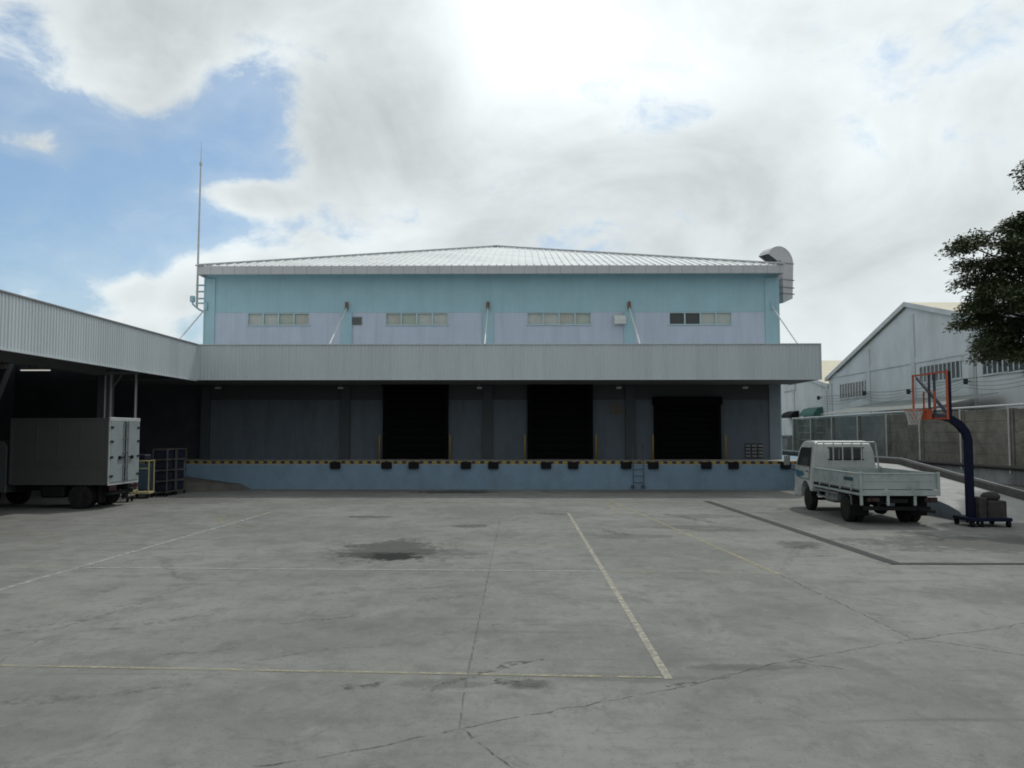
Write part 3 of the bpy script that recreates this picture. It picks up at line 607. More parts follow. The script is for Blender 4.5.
b = MB(); b.bar((-16.3, 31.9, 4.72), (-14.85, 31.9, 4.72), .1); part(b, 'cross_bar', 'galv', pf)
b = MB(); b.bar((-15.9, 31.9, 4.1), (-15.5, 31.9, 4.66), .05); part(b, 'brace', 'galv', pf)
lt = thing('ceiling_light', 'lit fluorescent tube under the left canopy', 'light', (-18.65, 31.5, 4.85)); OFF[lt.name] = (-18.65, 31.5, 4.85)
b = MB(); b.box(-19.25, -18.05, 31.42, 31.58, 4.83, 4.89, .01); b.box(-19.0, -18.98, 31.49, 31.51, 4.89, 5.3); b.box(-18.32, -18.3, 31.49, 31.51, 4.89, 5.3); part(b, 'housing', 'lampoff', lt)
b = MB(); b.tube([(-19.22, 31.5, 4.80), (-18.08, 31.5, 4.80)], .018, 8); part(b, 'tube', 'lamp', lt)
l2 = thing('ceiling_light', 'unlit square lamp box under the left canopy, beside the lit tube', 'light', (-19.7, 31.2, 4.85)); OFF[l2.name] = (-19.7, 31.2, 4.85)
b = MB(); b.box(-19.85, -19.55, 31.1, 31.35, 4.82, 5.02, .03); b.box(-19.71, -19.69, 31.2, 31.22, 5.02, 5.3); part(b, 'housing', 'lampoff', l2)
b = MB(); b.box(-19.82, -19.58, 31.12, 31.33, 4.80, 4.815); part(b, 'lens', 'glass', l2)
DL = ['at the far left', 'left of the first black door', 'between the first and second black doors', 'between the second and third black doors', 'right of the third black door']
fl0 = None
for x, lab in zip([-13.6, -8.1, -1.9, 4.3, 9.9], DL):
    if fl0 is None:
        fl0 = thing('soffit_lamp', '', 'light'); 
        MB().box(-.12, .12, -.09, .09, -.10, -.02, .02).build('housing', 'lampoff', fl0); MB().box(-.1, .1, -.07, .07, -.115, -.102).build('lens', 'clearl', fl0)
        MB().tube([(0, 0, -.02), (0, 0, .14)], .015, 6).build('stem', 'grey', fl0); o = fl0
    else: o = copy_tree(fl0)
    o.location = (x, 36.9, 4.48); tag(o, 'small soffit lamp under the main canopy, ' + lab, 'light', 'small lamps under the main canopy')
# yellow guard posts beside the doors
GP = [(-6.50, 'left of the first black door'), (-3.28, 'right of the first black door'), (.12, 'left of the middle black door'), (3.36, 'right of the middle black door'), (5.93, 'left of the low black door'), (9.22, 'right of the low black door')]
g0 = None
for x, lab in GP:
    if g0 is None:
        g0 = thing('guard_post', '', 'guard post')
        MB().lathe([(0, .042), (1.10, .042), (1.13, .03), (1.14, .008)], axis='z', n=16).build('post', 'yellow', g0, True); MB().box(-.1, .1, -.1, .1, 0, .015).build('base_plate', 'yellow', g0); o = g0
    else: o = copy_tree(g0)
    o.location = (x, WY - .5, 1.2); tag(o, 'thin yellow steel post on the dock, ' + lab, 'guard post', 'yellow guard posts beside the dock doors')

# ---------------------------------------------------------------- perimeter wall
pw = thing('perimeter_wall', 'stained grey precast concrete boundary wall with pipe rail along right side', 'wall', (17, 33, 0)); OFF[pw.name] = (17, 33, 0)
b = MB(); b.box(16.9, 17.2, 10, 52, 0, 1.18); part(b, 'retaining_base', 'retain', pw)
YS = [12.6, 15.9, 19.2, 22.5, 25.8, 29.0, 32.2, 35.5, 38.7, 42.0, 45.5, 48.8, 52.0]
pale = mat('pale_precast_concrete', (.24, .235, .22), .9, .15, 2.5, bump=.15, dirt=(.12, .115, .105), dirt_amt=.7, dirt_scale=.8)
for i, (a, c) in enumerate(zip(YS, YS[1:])):
    n = 5
    for k in range(n):
        pass
    b = MB()
    for k in range(n):
        z0 = 1.2 + k * .41; b.box(16.98 + .006 * (k % 2), 17.1, a + .13, c - .13, z0, z0 + .40, .008)
    part(b, 'wall_panel', pale if i in (8, 9) else 'panel', pw)
for i, y in enumerate(YS):
    b = MB(); b.box(16.92, 17.14, y - .125, y + .125, 1.18, 3.27, .015); part(b, 'pier', 'panel', pw)
    b = MB(); b.tube([(16.86, y, 1.0), (16.86, y, 3.34)], .035, 8); part(b, 'fence_post', 'pipew' if y > 26 else 'galv', pw)
b = MB(); b.tube([(16.86, 10, 3.38), (16.86, 30, 3.36), (16.86, 52, 3.30)], .04, 8); part(b, 'top_rail', 'pipew', pw)
b = MB(); b.tube([(16.82, 10, 1.22), (16.82, 52, 1.18)], .07, 8); part(b, 'drain_pipe', 'darkpipe', pw)

# ---------------------------------------------------------------- neighbouring buildings
def gable(name, label, X, y0, yr, y1, e0, hr, e1, depth, pil, wins, beam_h):
    t = thing(name, label, 'building', (X, yr, 0)); OFF[t.name] = (X, yr, 0)
    b = MB(); b.prism([(y0, 0), (y1, 0), (y1, e1), (yr, hr), (y0, e0)], X, X + depth, 'x'); part(b, 'wall', 'nwall', t)
    r = MB(); r.prism([(y0 - .3, e0 - .02), (yr, hr + .08), (yr, hr + .28), (y0 - .3, e0 + .18)], X - .16, X + depth + .3, 'x')
    r.prism([(yr, hr + .08), (y1 + .3, e1 - .02), (y1 + .3, e1 + .18), (yr, hr + .28)], X - .16, X + depth + .3, 'x')
    ro = part(r, 'roof', 'nroof', t)
    q = MB()
    for (a, ha), (c, hc) in (((y0 - .3, e0 + .05), (yr, hr + .15)), ((yr, hr + .15), (y1 + .3, e1 + .05))): q.prism([(a, ha - .12), (c, hc - .12), (c, hc + .16), (a, ha + .16)], X - .20, X - .162, 'x')
    sub(q, 'barge_board', 'ntrim', ro, t)
    for y in pil:
        h = e0 + (hr - e0) * (y - y0) / (yr - y0) if y < yr else hr + (e1 - hr) * (y - yr) / (y1 - yr)
        b = MB(); b.box(X - .07, X - .002, y - .22, y + .22, 0, h - .35); part(b, 'pilaster', 'ntrim', t)
    b = MB(); b.box(X - .045, X - .003, y0 + .05, y1 - .05, beam_h, beam_h + .32); part(b, 'tie_beam', 'nwall', t)
    for (a, c, z0, z1) in wins:
        f = MB(); f.box(X - .04, X - .004, a, c, z0, z1); fo = part(f, 'window', 'glass', t)
        s = MB(); n = max(4, int((c - a) / .42))
        for k in range(n + 1):
            y = a + (c - a) * k / n; s.box(X - .075, X - .042, y - .03, y + .035, z0 - .03, z1 + .03)
        s.box(X - .06, X - .043, a - .08, c + .08, z1 + .032, z1 + .12); s.box(X - .06, X - .043, a - .08, c + .08, z0 - .12, z0 - .032)
        sub(s, 'window_bars', 'nwall', fo, t)
    return t
NX = 22.3
n1_ = gable('neighbour_warehouse', 'white gabled warehouse with barred windows beyond the boundary wall', NX, 41.0, 48.0, 60.5, 8.0, 9.68, 6.2, 30, [41.3, 47.4, 53.5, 60.1],
      [(54.1, 58.3, 4.85, 5.75), (42.3, 46.6, 5.25, 6.05)], 6.35)
n2_ = gable('neighbour_warehouse', 'nearer white warehouse wing with long barred window behind the leafy tree', NX + .02, 22, 34.0, 40.9, 7.9, 8.1, 7.9, 30, [22.4, 28.4, 34.6], [(29, 34, 5.2, 6.2), (35.2, 40.3, 5.25, 6.15)], 6.5)
n3_ = gable('neighbour_warehouse', 'far white gabled building with green awnings past the end of boundary wall', NX + .05, 60.7, 76.0, 92, 5.75, 8.75, 5.6, 26, [61.2, 68.5], [], 60)
for (ya, yb, z0, z1, m) in [(61.9, 65.0, 3.70, 4.35, 'green'), (67.2, 69.8, 3.65, 4.2, 'black')]:
    b = MB(); b.prism([(NX - .02, z0), (NX - .7, z0), (NX - .66, z0 + .2), (NX - .4, z1 - .12), (NX - .02, z1)], ya, yb, 'y'); part(b, 'awning', m, n3_)
b = MB(); b.box(NX - .03, NX + .04, 67.4, 70.6, .9, 2.2); part(b, 'window', 'glass', n3_)
b = MB(); b.box(NX - .03, NX + .04, 62.6, 66.0, 3.3, 4.2); part(b, 'window', 'glass', n3_)
b = MB(); b.box(NX - .05, NX + .04, 68, 71, 5.9, 6.9); part(b, 'vent_panel', 'ntrim', n3_)
lean = MB()
vs = []; n = 90
for i in range(n + 1):
    y = 38.5 + 14 * i / n; dz = .03 * (i % 2); vs += [(18.7, y, 3.55 + dz), (22.0, y, 4.25 + dz)]
lean.add(vs, [[2 * i, 2 * i + 1, 2 * i + 3, 2 * i + 2] for i in range(n)])
lr = thing('lean_to', 'low grey corrugated lean-to roof between boundary wall and white warehouse', 'shed', (20, 50, 0)); OFF[lr.name] = (20, 50, 0)
part(lean, 'roof', 'asb', lr); b = MB(); b.box(18.85, 19.0, 38.7, 52.3, 0, 3.38); part(b, 'wall', 'retain', lr)
b = MB(); b.box(12.6, 21.9, 78, 78.3, 0, 2.6); b.box(12.6, 21.9, 77.9, 78.4, 2.6, 2.75); tag(b.build('rear_wall', 'nwall'), 'low white wall closing the far end of the side alley', 'wall')
b = MB(); b.box(18.4, 20.2, 63.5, 65.5, 0, 2.1, .04); b.box(18.3, 20.3, 63.4, 65.6, 2.1, 2.25, .02); tag(b.build('pump_house', 'retain'), 'small grey concrete utility box past the wall end', 'utility box')
# wall brackets and cables along the neighbour's facade
LB = [('on the far gabled building', 61.6, 5.0), ('at the far pilaster of the gabled warehouse', 53.4, 4.95), ('on the middle pilaster of the gabled warehouse', 47.3, 4.75), ('on the pilaster at the wing joint', 41.2, 4.95), ('behind the tree', 34.5, 5.0)]
k0 = None
for lab, y, z in LB:
    if k0 is None:
        k0 = thing('cable_bracket', '', 'bracket'); MB().box(-.35, -.15, -.06, .06, -.14, .14, .02).build('insulator_box', 'wire', k0); MB().bar((-.3, 0, 0), (0, 0, 0), .07).build('arm', 'grey', k0); o = k0
    else: o = copy_tree(k0)
    o.location = (NX - .14, y, z); tag(o, 'dark cable bracket ' + lab, 'bracket', 'cable brackets on the white facade')
CL = ['uppermost sagging black cable along the white facade', 'second black cable from the top along the white facade', 'third black cable from the top along the white facade', 'lowest black cable along the white facade']
for j, lab in enumerate(CL):
    b = MB()
    stops = [(61.6, 5.0), (53.4, 4.95), (47.3, 4.75), (41.2, 4.95), (34.5, 5.0 + .25 * (j == 0)), (24, 5.3 - .2 * j), (12, 5.6 - .35 * j)]
    pts = []
    for (ya, za), (yb, zb) in zip(stops, stops[1:]):
        for i in range(8):
            t = i / 8; pts.append((NX - .45 - .02 * j, ya + (yb - ya) * t, za + (zb - za) * t + .12 - .13 * j - (.10 + .07 * j) * 4 * t * (1 - t)))
    b.tube(pts, .009 if j else .014, 6); tag(b.build('overhead_cable', 'wire'), lab, 'cable', 'cables along the white facade')

# ---------------------------------------------------------------- tree
def tree():
    rnd = random.Random(11)
    tx, ty = 16.35, 24.6
    t = thing('tree', 'dark feathery-leaved tree reaching in over the boundary wall from the right', 'tree', (tx, ty, .5)); OFF[t.name] = (tx, ty, .5)
    tr = MB(); tr.tube([(tx, ty, .5), (tx + .08, ty, 2.2), (tx - .1, ty + .1, 4.2), (tx, ty, 6.2), (tx + .2, ty, 8.5), (tx + .1, ty, 10.5)], [.24, .19, .16, .12, .08, .03], 10)
    C = []                                  # (centre, radii): flattened sprays at branch ends
    L = [(12.45, 7.85), (12.95, 8.05), (12.85, 7.35), (13.4, 7.75), (13.35, 7.05), (13.75, 8.45), (13.55, 8.25), (14.2, 7.9), (13.3, 6.55), (13.9, 6.7), (14.4, 7.2), (13.2, 6.15), (13.7, 5.95), (14.1, 5.55), (13.5, 6.35), (13.9, 6.1), (14.3, 5.8), (13.8, 7.35), (14.3, 6.6), (14.5, 5.9), (14.2, 5.3), (14.5, 5.0),
         (14.6, 6.3), (14.3, 8.6), (14.75, 8.35), (14.6, 9.85), (14.8, 10.3), (13.05, 5.72), (13.6, 5.25), (14.0, 5.1), (14.4, 4.85), (14.5, 4.35), (14.7, 5.4)]
    for x, z in L: C.append((Vector((x + .32, ty - .6 + rnd.uniform(-1.2, 1.2), z)), (rnd.uniform(.38, .58), rnd.uniform(.5, .8), rnd.uniform(.18, .30))))
    for i in range(165):
        a = rnd.uniform(0, 2 * math.pi); r = 3.1 * math.sqrt(rnd.random()); z = rnd.uniform(4.6, 10.3)
        rr = r * (1.0 - .55 * max(0, (z - 7.5) / 3.7)); x = tx + rr * math.cos(a) + .3; y = ty + rr * math.sin(a)
        if x < 14.3 and not (5.2 < z < 8.0 and x > 13.7): continue
        if z > 8.4 and x < 15.9: continue
        C.append((Vector((x, y, z)), (rnd.uniform(.45, .75), rnd.uniform(.45, .75), rnd.uniform(.18, .34))))
    for c, _ in C:
        if rnd.random() < .75:
            h = max(2.6, min(9.8, c.z - rnd.uniform(.6, 1.6))); s = Vector((tx + .05, ty, h)); m = s.lerp(c, .55) + Vector((0, 0, .15))
            tr.tube([s, m, c], [.055, .035, .012], 5)
    part(tr, 'trunk', 'bark', t, True)
    lm = bpy.data.materials.new('leaf'); lm.use_nodes = True; n = lm.node_tree.nodes; l = lm.node_tree.links; bs = n['Principled BSDF']; bs.inputs['Roughness'].default_value = .6
    g = n.new('ShaderNodeNewGeometry'); cr = n.new('ShaderNodeValToRGB'); l.new(g.outputs['Random Per Island'], cr.inputs[0])
    cr.color_ramp.elements[0].color = (.034, .052, .024, 1); cr.color_ramp.elements[1].color = (.095, .125, .05, 1); l.new(cr.outputs[0], bs.inputs['Base Color'])
    bs.inputs['Subsurface Weight'].default_value = 0
    b = MB()
    for c, (rx, ry, rz) in C:
        for k in range(int(1150 * rx * ry / .36)):
            p = Vector((rnd.gauss(0, .48), rnd.gauss(0, .48), rnd.gauss(0, .48)))
            if p.length > 1.25: continue
            q = c + Vector((p.x * rx, p.y * ry, p.z * rz - .12 * (p.x * p.x + p.y * p.y)))
            d = Vector((rnd.gauss(0, 1) + p.x, rnd.gauss(0, 1) + p.y, rnd.gauss(-.25, .45))).normalized()
            s = d.cross(Vector((rnd.gauss(0, .4), rnd.gauss(0, .4), 1))).normalized()
            ln = rnd.uniform(.08, .16); w = ln * rnd.uniform(.18, .28)
            b.add([q, q + d * ln * .5 + s * w, q + d * ln, q + d * ln * .5 - s * w], [[0, 1, 2, 3]])
    off = OFF[t.name]; me = bpy.data.meshes.new('crown'); me.from_pydata([(x - off[0], y - off[1], z - off[2]) for x, y, z in b.v], [], b.f)
    o = bpy.data.objects.new('crown', me); col.objects.link(o); me.materials.append(lm); o.parent = t
tree()

# ---------------------------------------------------------------- wheels
def wheel(parent, x, y, r, w, face, dual=False):
    t = MB(); h = w / 2
    t.lathe([(-h, r * .62), (-h, r * .93), (-h * .75, r), (h * .75, r), (h, r * .93), (h, r * .62)], (x, y, r), 'x', 28)
    for k in range(28):                     # tread blocks
        a = 2 * math.pi * k / 28; cy, cz = y + math.cos(a) * r, r + math.sin(a) * r
        t.bar((x - h * .7, cy, cz), (x + h * .7, cy, cz), .035, .02)
    o = t.build('wheel', 'tyre', parent)
    q = MB(); f = face * h
    q.lathe([(f * .2, r * .60), (f * .9, r * .60), (f * .96, r * .55), (f * .35, r * .45), (f * .35, r * .18), (f * .9, r * .16), (f * .9, .02)], (x, y, r), 'x', 24)
    for k in range(6):
        a = 2 * math.pi * k / 6; q.lathe([(f * .35, .02), (f * .55, .02)], (x, y + math.cos(a) * r * .3, r + math.sin(a) * r * .3), 'x', 6)
    q.build('rim', 'rim', o)
    return o

# ---------------------------------------------------------------- dropside truck
def dropside_truck():
    t = thing('dropside_truck', 'pale aqua and white dropside lorry with bare bed and headboard bars', 'truck', (9.74, 22.85, 0), R(-1.8))
    W2 = 1.015
    # cab: cross-sections along its length, narrowing upwards
    prof = [(2.72, .62), (2.72, 1.30), (2.74, 1.85), (2.80, 2.06), (2.92, 2.14), (3.3, 2.165), (3.85, 2.15), (4.05, 2.08), (4.2, 1.90), (4.42, 1.35), (4.50, 1.05), (4.52, .55), (4.44, .40), (3.88, .40), (3.80, .72), (3.55, .90), (3.25, .90), (3.0, .72), (2.92, .62)]
    def hw(z): return .98 - (max(0, z - 1.25) * .13) - (.03 if z > 2.05 else 0) - (.03 if z > 2.12 else 0)
    b = MB(); n = len(prof)
    b.add([(-hw(z), y, z) for y, z in prof] + [(hw(z), y, z) for y, z in prof], [list(range(n))[::-1], [n + i for i in range(n)]] + [[i, (i + 1) % n, n + (i + 1) % n, n + i] for i in range(n)])
    cab = b.build('cab', 'truckw', t)
    bm = cab.modifiers.new('bevel', 'BEVEL'); bm.width = .03; bm.segments = 2; bm.limit_method = 'ANGLE'; bm.angle_limit = R(40)
    # rear window in three lights
    for x0, x1 in ((-.42, -.16), (-.12, .26), (.30, .56)):
        MB().box(x0, x1, 2.700, 2.745, 1.62, 1.93, .008).build('rear_window', 'glass', cab)
    b = MB(); b.box(-.47, .61, 2.712, 2.738, 1.575, 1.612); b.box(-.47, .61, 2.722, 2.75, 1.938, 1.965); b.build('window_seal', 'chassis', cab)
    for s in (-1, 1):
        def sp(y, z, o=.006): return (s * (hw(z) + o), y, z)
        for y0, y1 in ((3.05, 4.02),):
            b = MB(); o1 = [(y0, 1.38), (4.26, 1.38), (4.05, 1.88), (3.95, 1.95), (y0 + .03, 1.95)]
            b.add([sp(*p) for p in o1] + [sp(p[0], p[1], -.02) for p in o1], [[0, 1, 2, 3, 4], [5, 6, 7, 8, 9]] + [[i, (i + 1) % 5, 5 + (i + 1) % 5, 5 + i] for i in range(5)]); b.build('side_window', 'glass', cab)
        b = MB()                               # door shut line and handle
        for (ya, za), (yb, zb) in (((3.0, .98), (3.0, 1.98)), ((3.0, .98), (3.9, .98)), ((3.9, .98), (4.36, 1.25))):
            b.bar(sp(ya, za, .001), sp(yb, zb, .001), .012, .012)
        b.build('door_gap', 'chassis', cab)
        MB().box(min(s * .985, s * 1.01), max(s * .985, s * 1.01), 3.05, 3.2, 1.2, 1.24, .005).build('door_handle', 'chassis', cab)
        b = MB(); b.add([sp(3.5, 1.08, .007), sp(4.3, 1.02, .007), sp(4.34, 1.22, .007), sp(3.6, 1.2, .007)], [[0, 1, 2, 3]]); b.build('door_stripe', 'bluedec', cab)
        m = MB(); m.tube([(s * .95, 4.28, 1.72), (s * 1.2, 4.42, 1.68), (s * 1.24, 4.42, 1.3), (s * .98, 4.36, 1.18)], .014, 6); mo = m.build('mirror', 'chassis', t)
        MB().box(min(s * 1.13, s * 1.33), max(s * 1.13, s * 1.33), 4.40, 4.46, 1.35, 1.68, .025).build('mirror_glass', 'grey', mo)
    b = MB(); b.add([(-.80, 4.205, 1.92), (.80, 4.205, 1.92), (.88, 4.425, 1.38), (-.88, 4.425, 1.38)], [[0, 1, 2, 3]]); b.v = [(x, y + .012, z + .006) for x, y, z in b.v]; b.build('windscreen', 'glass', cab)
    for s in (-1, 1): MB().box(min(s * .6, s * .88), max(s * .6, s * .88), 4.50, 4.54, .78, .96, .015).build('headlight', 'clearl', cab)
    MB().box(-.97, .97, 4.46, 4.62, .36, .62, .03).build('front_bumper', 'truckw', t)
    # chassis
    b = MB()
    for s in (-1, 1): b.box(min(s * .36, s * .44), max(s * .36, s * .44), -1.1, 4.3, .56, .74)
    for y in (-1.0, -.2, .7, 1.6, 2.4): b.box(-.36, .36, y, y + .08, .58, .72)
    b.box(-.7, .7, -.06, .06, .31, .41); b.lathe([(-.16, .05), (-.1, .16), (.1, .16), (.16, .05)], (0, 0, .36), 'y', 16)
    b.tube([(0, 0, .4), (0, 2.2, .55)], .05, 8); b.box(-.8, .8, 3.34, 3.46, .31, .39); b.box(-.45, .45, 2.9, 4.2, .45, .9)
    b.build('chassis', 'chassis', t)
    MB().box(-.92, -.50, 1.0, 1.75, .42, .74, .06).build('fuel_tank', 'grey', t)
    b = MB(); b.bar((-.95, .55, .55), (-.95, 2.3, .55), .05); b.bar((-.95, .55, .72), (-.95, 2.3, .72), .05)
    for y in (.6, 1.3, 2.2): b.bar((-.95, y, .52), (-.95, y, .84), .05)
    b.build('side_guard', 'grey', t)
    b = MB(); b.bar((.95, .55, .55), (.95, 2.3, .55), .05); b.bar((.95, .6, .52), (.95, .6, .84), .05); b.bar((.95, 2.2, .52), (.95, 2.2, .84), .05); b.build('side_guard', 'grey', t)
    # bed
    b = MB(); b.box(-W2, W2, -1.25, 2.45, .86, .92, .01)
    for y in (-1.1, -.4, .3, 1.0, 1.7, 2.3): b.box(-W2 + .03, W2 - .03, y, y + .07, .76, .858)
    b.build('bed_floor', 'chassis', t)
    b = MB(); b.box(-W2, -W2 + .05, -1.25, 2.5, .79, .855, .005); b.box(W2 - .05, W2, -1.25, 2.5, .79, .855, .005); b.box(-W2, W2, -1.31, -1.255, .79, .93, .008); b.build('bed_frame', 'truck', t)
    for s in (-1, 1):
        x0, x1 = sorted((s * W2, s * (W2 - .035)))
        b = MB(); b.box(x0, x1, -1.19, 2.42, .95, 1.37, .008)
        xo = sorted((s * W2, s * (W2 + .015)))
        for z in (.955, 1.33): b.box(xo[0], xo[1], -1.18, 2.41, z, z + .035, .006)
        g = b.build('side_gate', 'truck', t)
        b = MB()
        for y in (-.75, .1, .95, 1.8): b.box(min(s * W2, s * (W2 + .02)), max(s * W2, s * (W2 + .02)), y, y + .07, .88, 1.06, .005)
        build_each(b, 'hinge', 'truck', g)
        if s < 0: MB().box(-W2 - .02, -W2 - .0155, -.85, -.20, 1.145, 1.235, .002).build('maker_badge', 'teal', g)
    b = MB(); b.box(-W2 + .02, W2 - .02, -1.245, -1.205, .95, 1.37, .008)
    for z in (.955, 1.335): b.box(-W2 + .03, W2 - .03, -1.262, -1.246, z, z + .035, .005)
    b.box(-W2 + .08, W2 - .08, -1.254, -1.246, 1.15, 1.165, .002)
    tg = b.build('tailgate', 'truck', t)
    b = MB()
    for x in (-.34, .34): b.box(x - .05, x + .05, -1.275, -1.263, .90, 1.02, .004)
    for s in (-1, 1): b.box(s * .97 - .03, s * .97 + .03, -1.28, -1.264, 1.1, 1.2, .005)
    build_each(b, 'latch', 'truck', tg)
    b = MB()
    for x in (-W2 + .035, W2 - .035): b.box(x - .035, x + .035, -1.305, -1.245, .935, 1.40, .008)
    for x in (-W2 + .035, W2 - .035): b.box(x - .035, x + .035, 2.425, 2.48, .93, 1.40, .008)
    build_each(b, 'corner_post', 'truck', t)
    b = MB()
    for x in (-W2 + .04, -.30, .38): b.box(x - .035, x + .035, -1.30, -1.26, .54, .79, .006)
    build_each(b, 'tail_bracket', 'truck', t)
    for x in (-.66, .80):
        MB().box(x - .17, x + .17, -1.24, -1.19, .62, .75, .015).build('tail_light', 'chassis', t)
        for dx, m in ((-.1, 'red'), (.02, 'red'), (.11, 'amber')): MB().box(x + dx - .045, x + dx + .045, -1.252, -1.242, .635, .735, .005).build('lens', m, bpy.data.objects[t.children[-1].name])
    MB().box(-.22, .22, -1.23, -1.215, .60, .70, .006).build('number_plate', 'chassis', t)
    b = MB(); b.box(-.85, .85, -1.12, -1.05, .40, .50, .01); b.box(-.5, -.44, -1.1, -1.06, .5, .6); b.box(.44, .5, -1.1, -1.06, .5, .6); b.build('under_run_bar', 'chassis', t)
    b = MB(); b.tube([(.5, -.6, .42), (.55, -1.2, .42), (.8, -1.45, .40)], .035, 8); b.build('exhaust_pipe', 'chassis', t)
    for s in (-1, 1):
        b = MB(); b.prism([(-.55, .50), (-.52, .72), (-.35, .80), (.35, .80), (.52, .72), (.55, .52), (.53, .52), (.50, .70), (.33, .775), (-.33, .775), (-.50, .70), (-.53, .50)], *sorted((s * .52, s * .98)), 'x'); b.build('mudguard', 'chassis' if s > 0 else 'grey', t)
        b = MB(); b.box(min(s * .55, s * .97), max(s * .55, s * .97), -.62, -.605, .22, .76); b.build('mud_flap', 'black', t)
    # headboard
    b = MB(); b.tube([(-.99, 2.52, .92), (-.96, 2.52, 1.4), (-.88, 2.52, 2.08), (-.85, 2.52, 2.12), (.85, 2.52, 2.12), (.88, 2.52, 2.08), (.96, 2.52, 1.4), (.99, 2.52, .92)], .024, 8)
    for x in (-.66, -.38, -.10, .18, .46): b.tube([(x, 2.52, .92), (x, 2.52, 2.12)], .018, 8)
    b.bar((-.95, 2.52, 1.40), (.95, 2.52, 1.40), .04)
    b.build('headboard', 'truckw', t)
    b = MB(); b.box(-W2 + .02, W2 - .02, 2.455, 2.49, .93, 1.36, .008); b.build('front_gate', 'truck', t)
    for s in (-1, 1):
        wheel(t, s * .80, 3.4, .36, .22, s)
        wheel(t, s * .86, 0, .36, .20, s); wheel(t, s * .62, 0, .36, .20, s)
    return t
dropside_truck()

# ---------------------------------------------------------------- box truck (rear end towards the yard, nose to the left)
def box_truck():
    t = thing('box_truck', 'grey aluminium box truck with pale rear doors parked under the left canopy', 'truck', (-13.07, 27.2, 0), R(90))
    # local: +y is towards the nose (world -x), x is world y, rear at y=0
    b = MB(); b.box(-1.0, 1.0, .05, 3.16, .80, 2.84, .02); bx = b.build('box_body', 'boxs', t)
    b = MB()
    for x in (-1.0, 1.0):
        for y in (.05, 3.12): b.box(x - .02 if x < 0 else x - .035, x + .035 if x < 0 else x + .02, y - .02, y + .05, .78, 2.87)
    for x in (-1.02, .96): b.box(x, x + .06, .10, 3.10, 2.80, 2.875); b.box(x, x + .06, .10, 3.10, .76, .83)
    build_each(b, 'corner_rail', 'boxs', bx)
    b = MB()
    for s in (-1, 1):
        xx = sorted((s * 1.0, s * 1.014)); b.box(xx[0], xx[1], .11, 3.09, 1.30, 1.34); b.box(xx[0], xx[1], .11, 3.09, 1.46, 1.49)
        for y in (.9, 1.6, 2.3): b.box(xx[0], sorted((s * 1.0, s * 1.008))[1] if s > 0 else xx[1], y, y + .03, 1.5, 2.79)
    b.build('side_rail', 'boxs', bx)
    b = MB(); b.box(-1.02, 1.02, -.03, .028, 2.78, 2.90, .01); b.box(-1.02, 1.02, -.01, .028, .74, .82); b.box(-1.02, -.96, -.01, .028, .822, 2.778); b.box(.96, 1.02, -.01, .028, .822, 2.778); b.build('rear_frame', 'boxtrim', bx)
    for s in (-1, 1):
        x0, x1 = sorted((s * .04, s * .955)); d = MB(); d.box(x0, x1, -.03, .01, .83, 2.77, .008); do = d.build('rear_door', 'boxd', t)
        q = MB(); q.tube([(s * .14, -.055, .80), (s * .14, -.055, 2.80)], .016, 8)
        for z in (.9, 1.3, 1.75, 2.2, 2.65): q.box(s * .14 - .035, s * .14 + .035, -.07, -.031, z, z + .05)
        q.build('lock_rod', 'grey', do)
        q = MB(); q.bar((s * .14, -.08, 1.62), (s * .46, -.08, 1.60), .035); q.box(s * .42 - .05, s * .42 + .05, -.09, -.031, 1.55, 1.66); q.build('door_handle', 'chassis', do)
        q = MB()
        for z in (1.0, 1.6, 2.1, 2.55): q.box(min(s * .82, s * 1.0), max(s * .82, s * 1.0), -.05, -.031, z, z + .06)
        build_each(q, 'hinge', 'chassis', do)
    MB().box(-.042, .038, -.036, .0, .835, 2.765).build('door_seal', 'black', t)
    b = MB()
    for s in (-1, 1): b.box(min(s * .36, s * .44), max(s * .36, s * .44), .05, 5.0, .55, .76)
    b.box(-.85, .85, .08, .16, .42, .54); b.box(-.7, .7, .85, .97, .33, .43); b.box(-.95, .95, 1.45, 2.2, .35, .75, .05); b.build('chassis', 'chassis', t)
    for s in (-1, 1):
        MB().box(min(s * .55, s * .97), max(s * .55, s * .97), .30, .32, .2, .76).build('mud_flap', 'black', t)
        MB().box(min(s * .5, s * .95), max(s * .5, s * .95), -.02, .03, .58, .70, .01).build('tail_light', 'red', t)
        wheel(t, s * .86, .92, .38, .21, s); wheel(t, s * .61, .92, .38, .21, s); wheel(t, s * .82, 3.95, .38, .22, s)
    prof = [(3.3, .5), (3.3, 2.0), (3.45, 2.15), (4.4, 2.15), (4.75, 1.4), (4.85, 1.0), (4.85, .45), (4.4, .45), (4.3, .85), (3.6, .85), (3.5, .5)]
    b = MB(); b.prism(prof, -.95, .95, 'x'); cab = b.build('cab', mat('shade_darkened_cab_paint', (.07, .08, .08), .6, .06, 3), t); bm = cab.modifiers.new('bevel', 'BEVEL'); bm.width = .03; bm.limit_method = 'ANGLE'  # cab colour darkened to carry the shade under the canopy
    for s in (-1, 1):
        b = MB(); b.prism([(3.7, 1.35), (4.55, 1.35), (4.3, 1.95), (3.7, 1.95)], *sorted((s * .94, s * .957)), 'x'); b.build('side_window', 'glass', cab)
    b = MB(); b.add([(-.85, 4.43, 2.1), (.85, 4.43, 2.1), (.85, 4.765, 1.4), (-.85, 4.765, 1.4)], [[0, 1, 2, 3]]); b.build('windscreen', 'glass', cab)
    return t
box_truck()

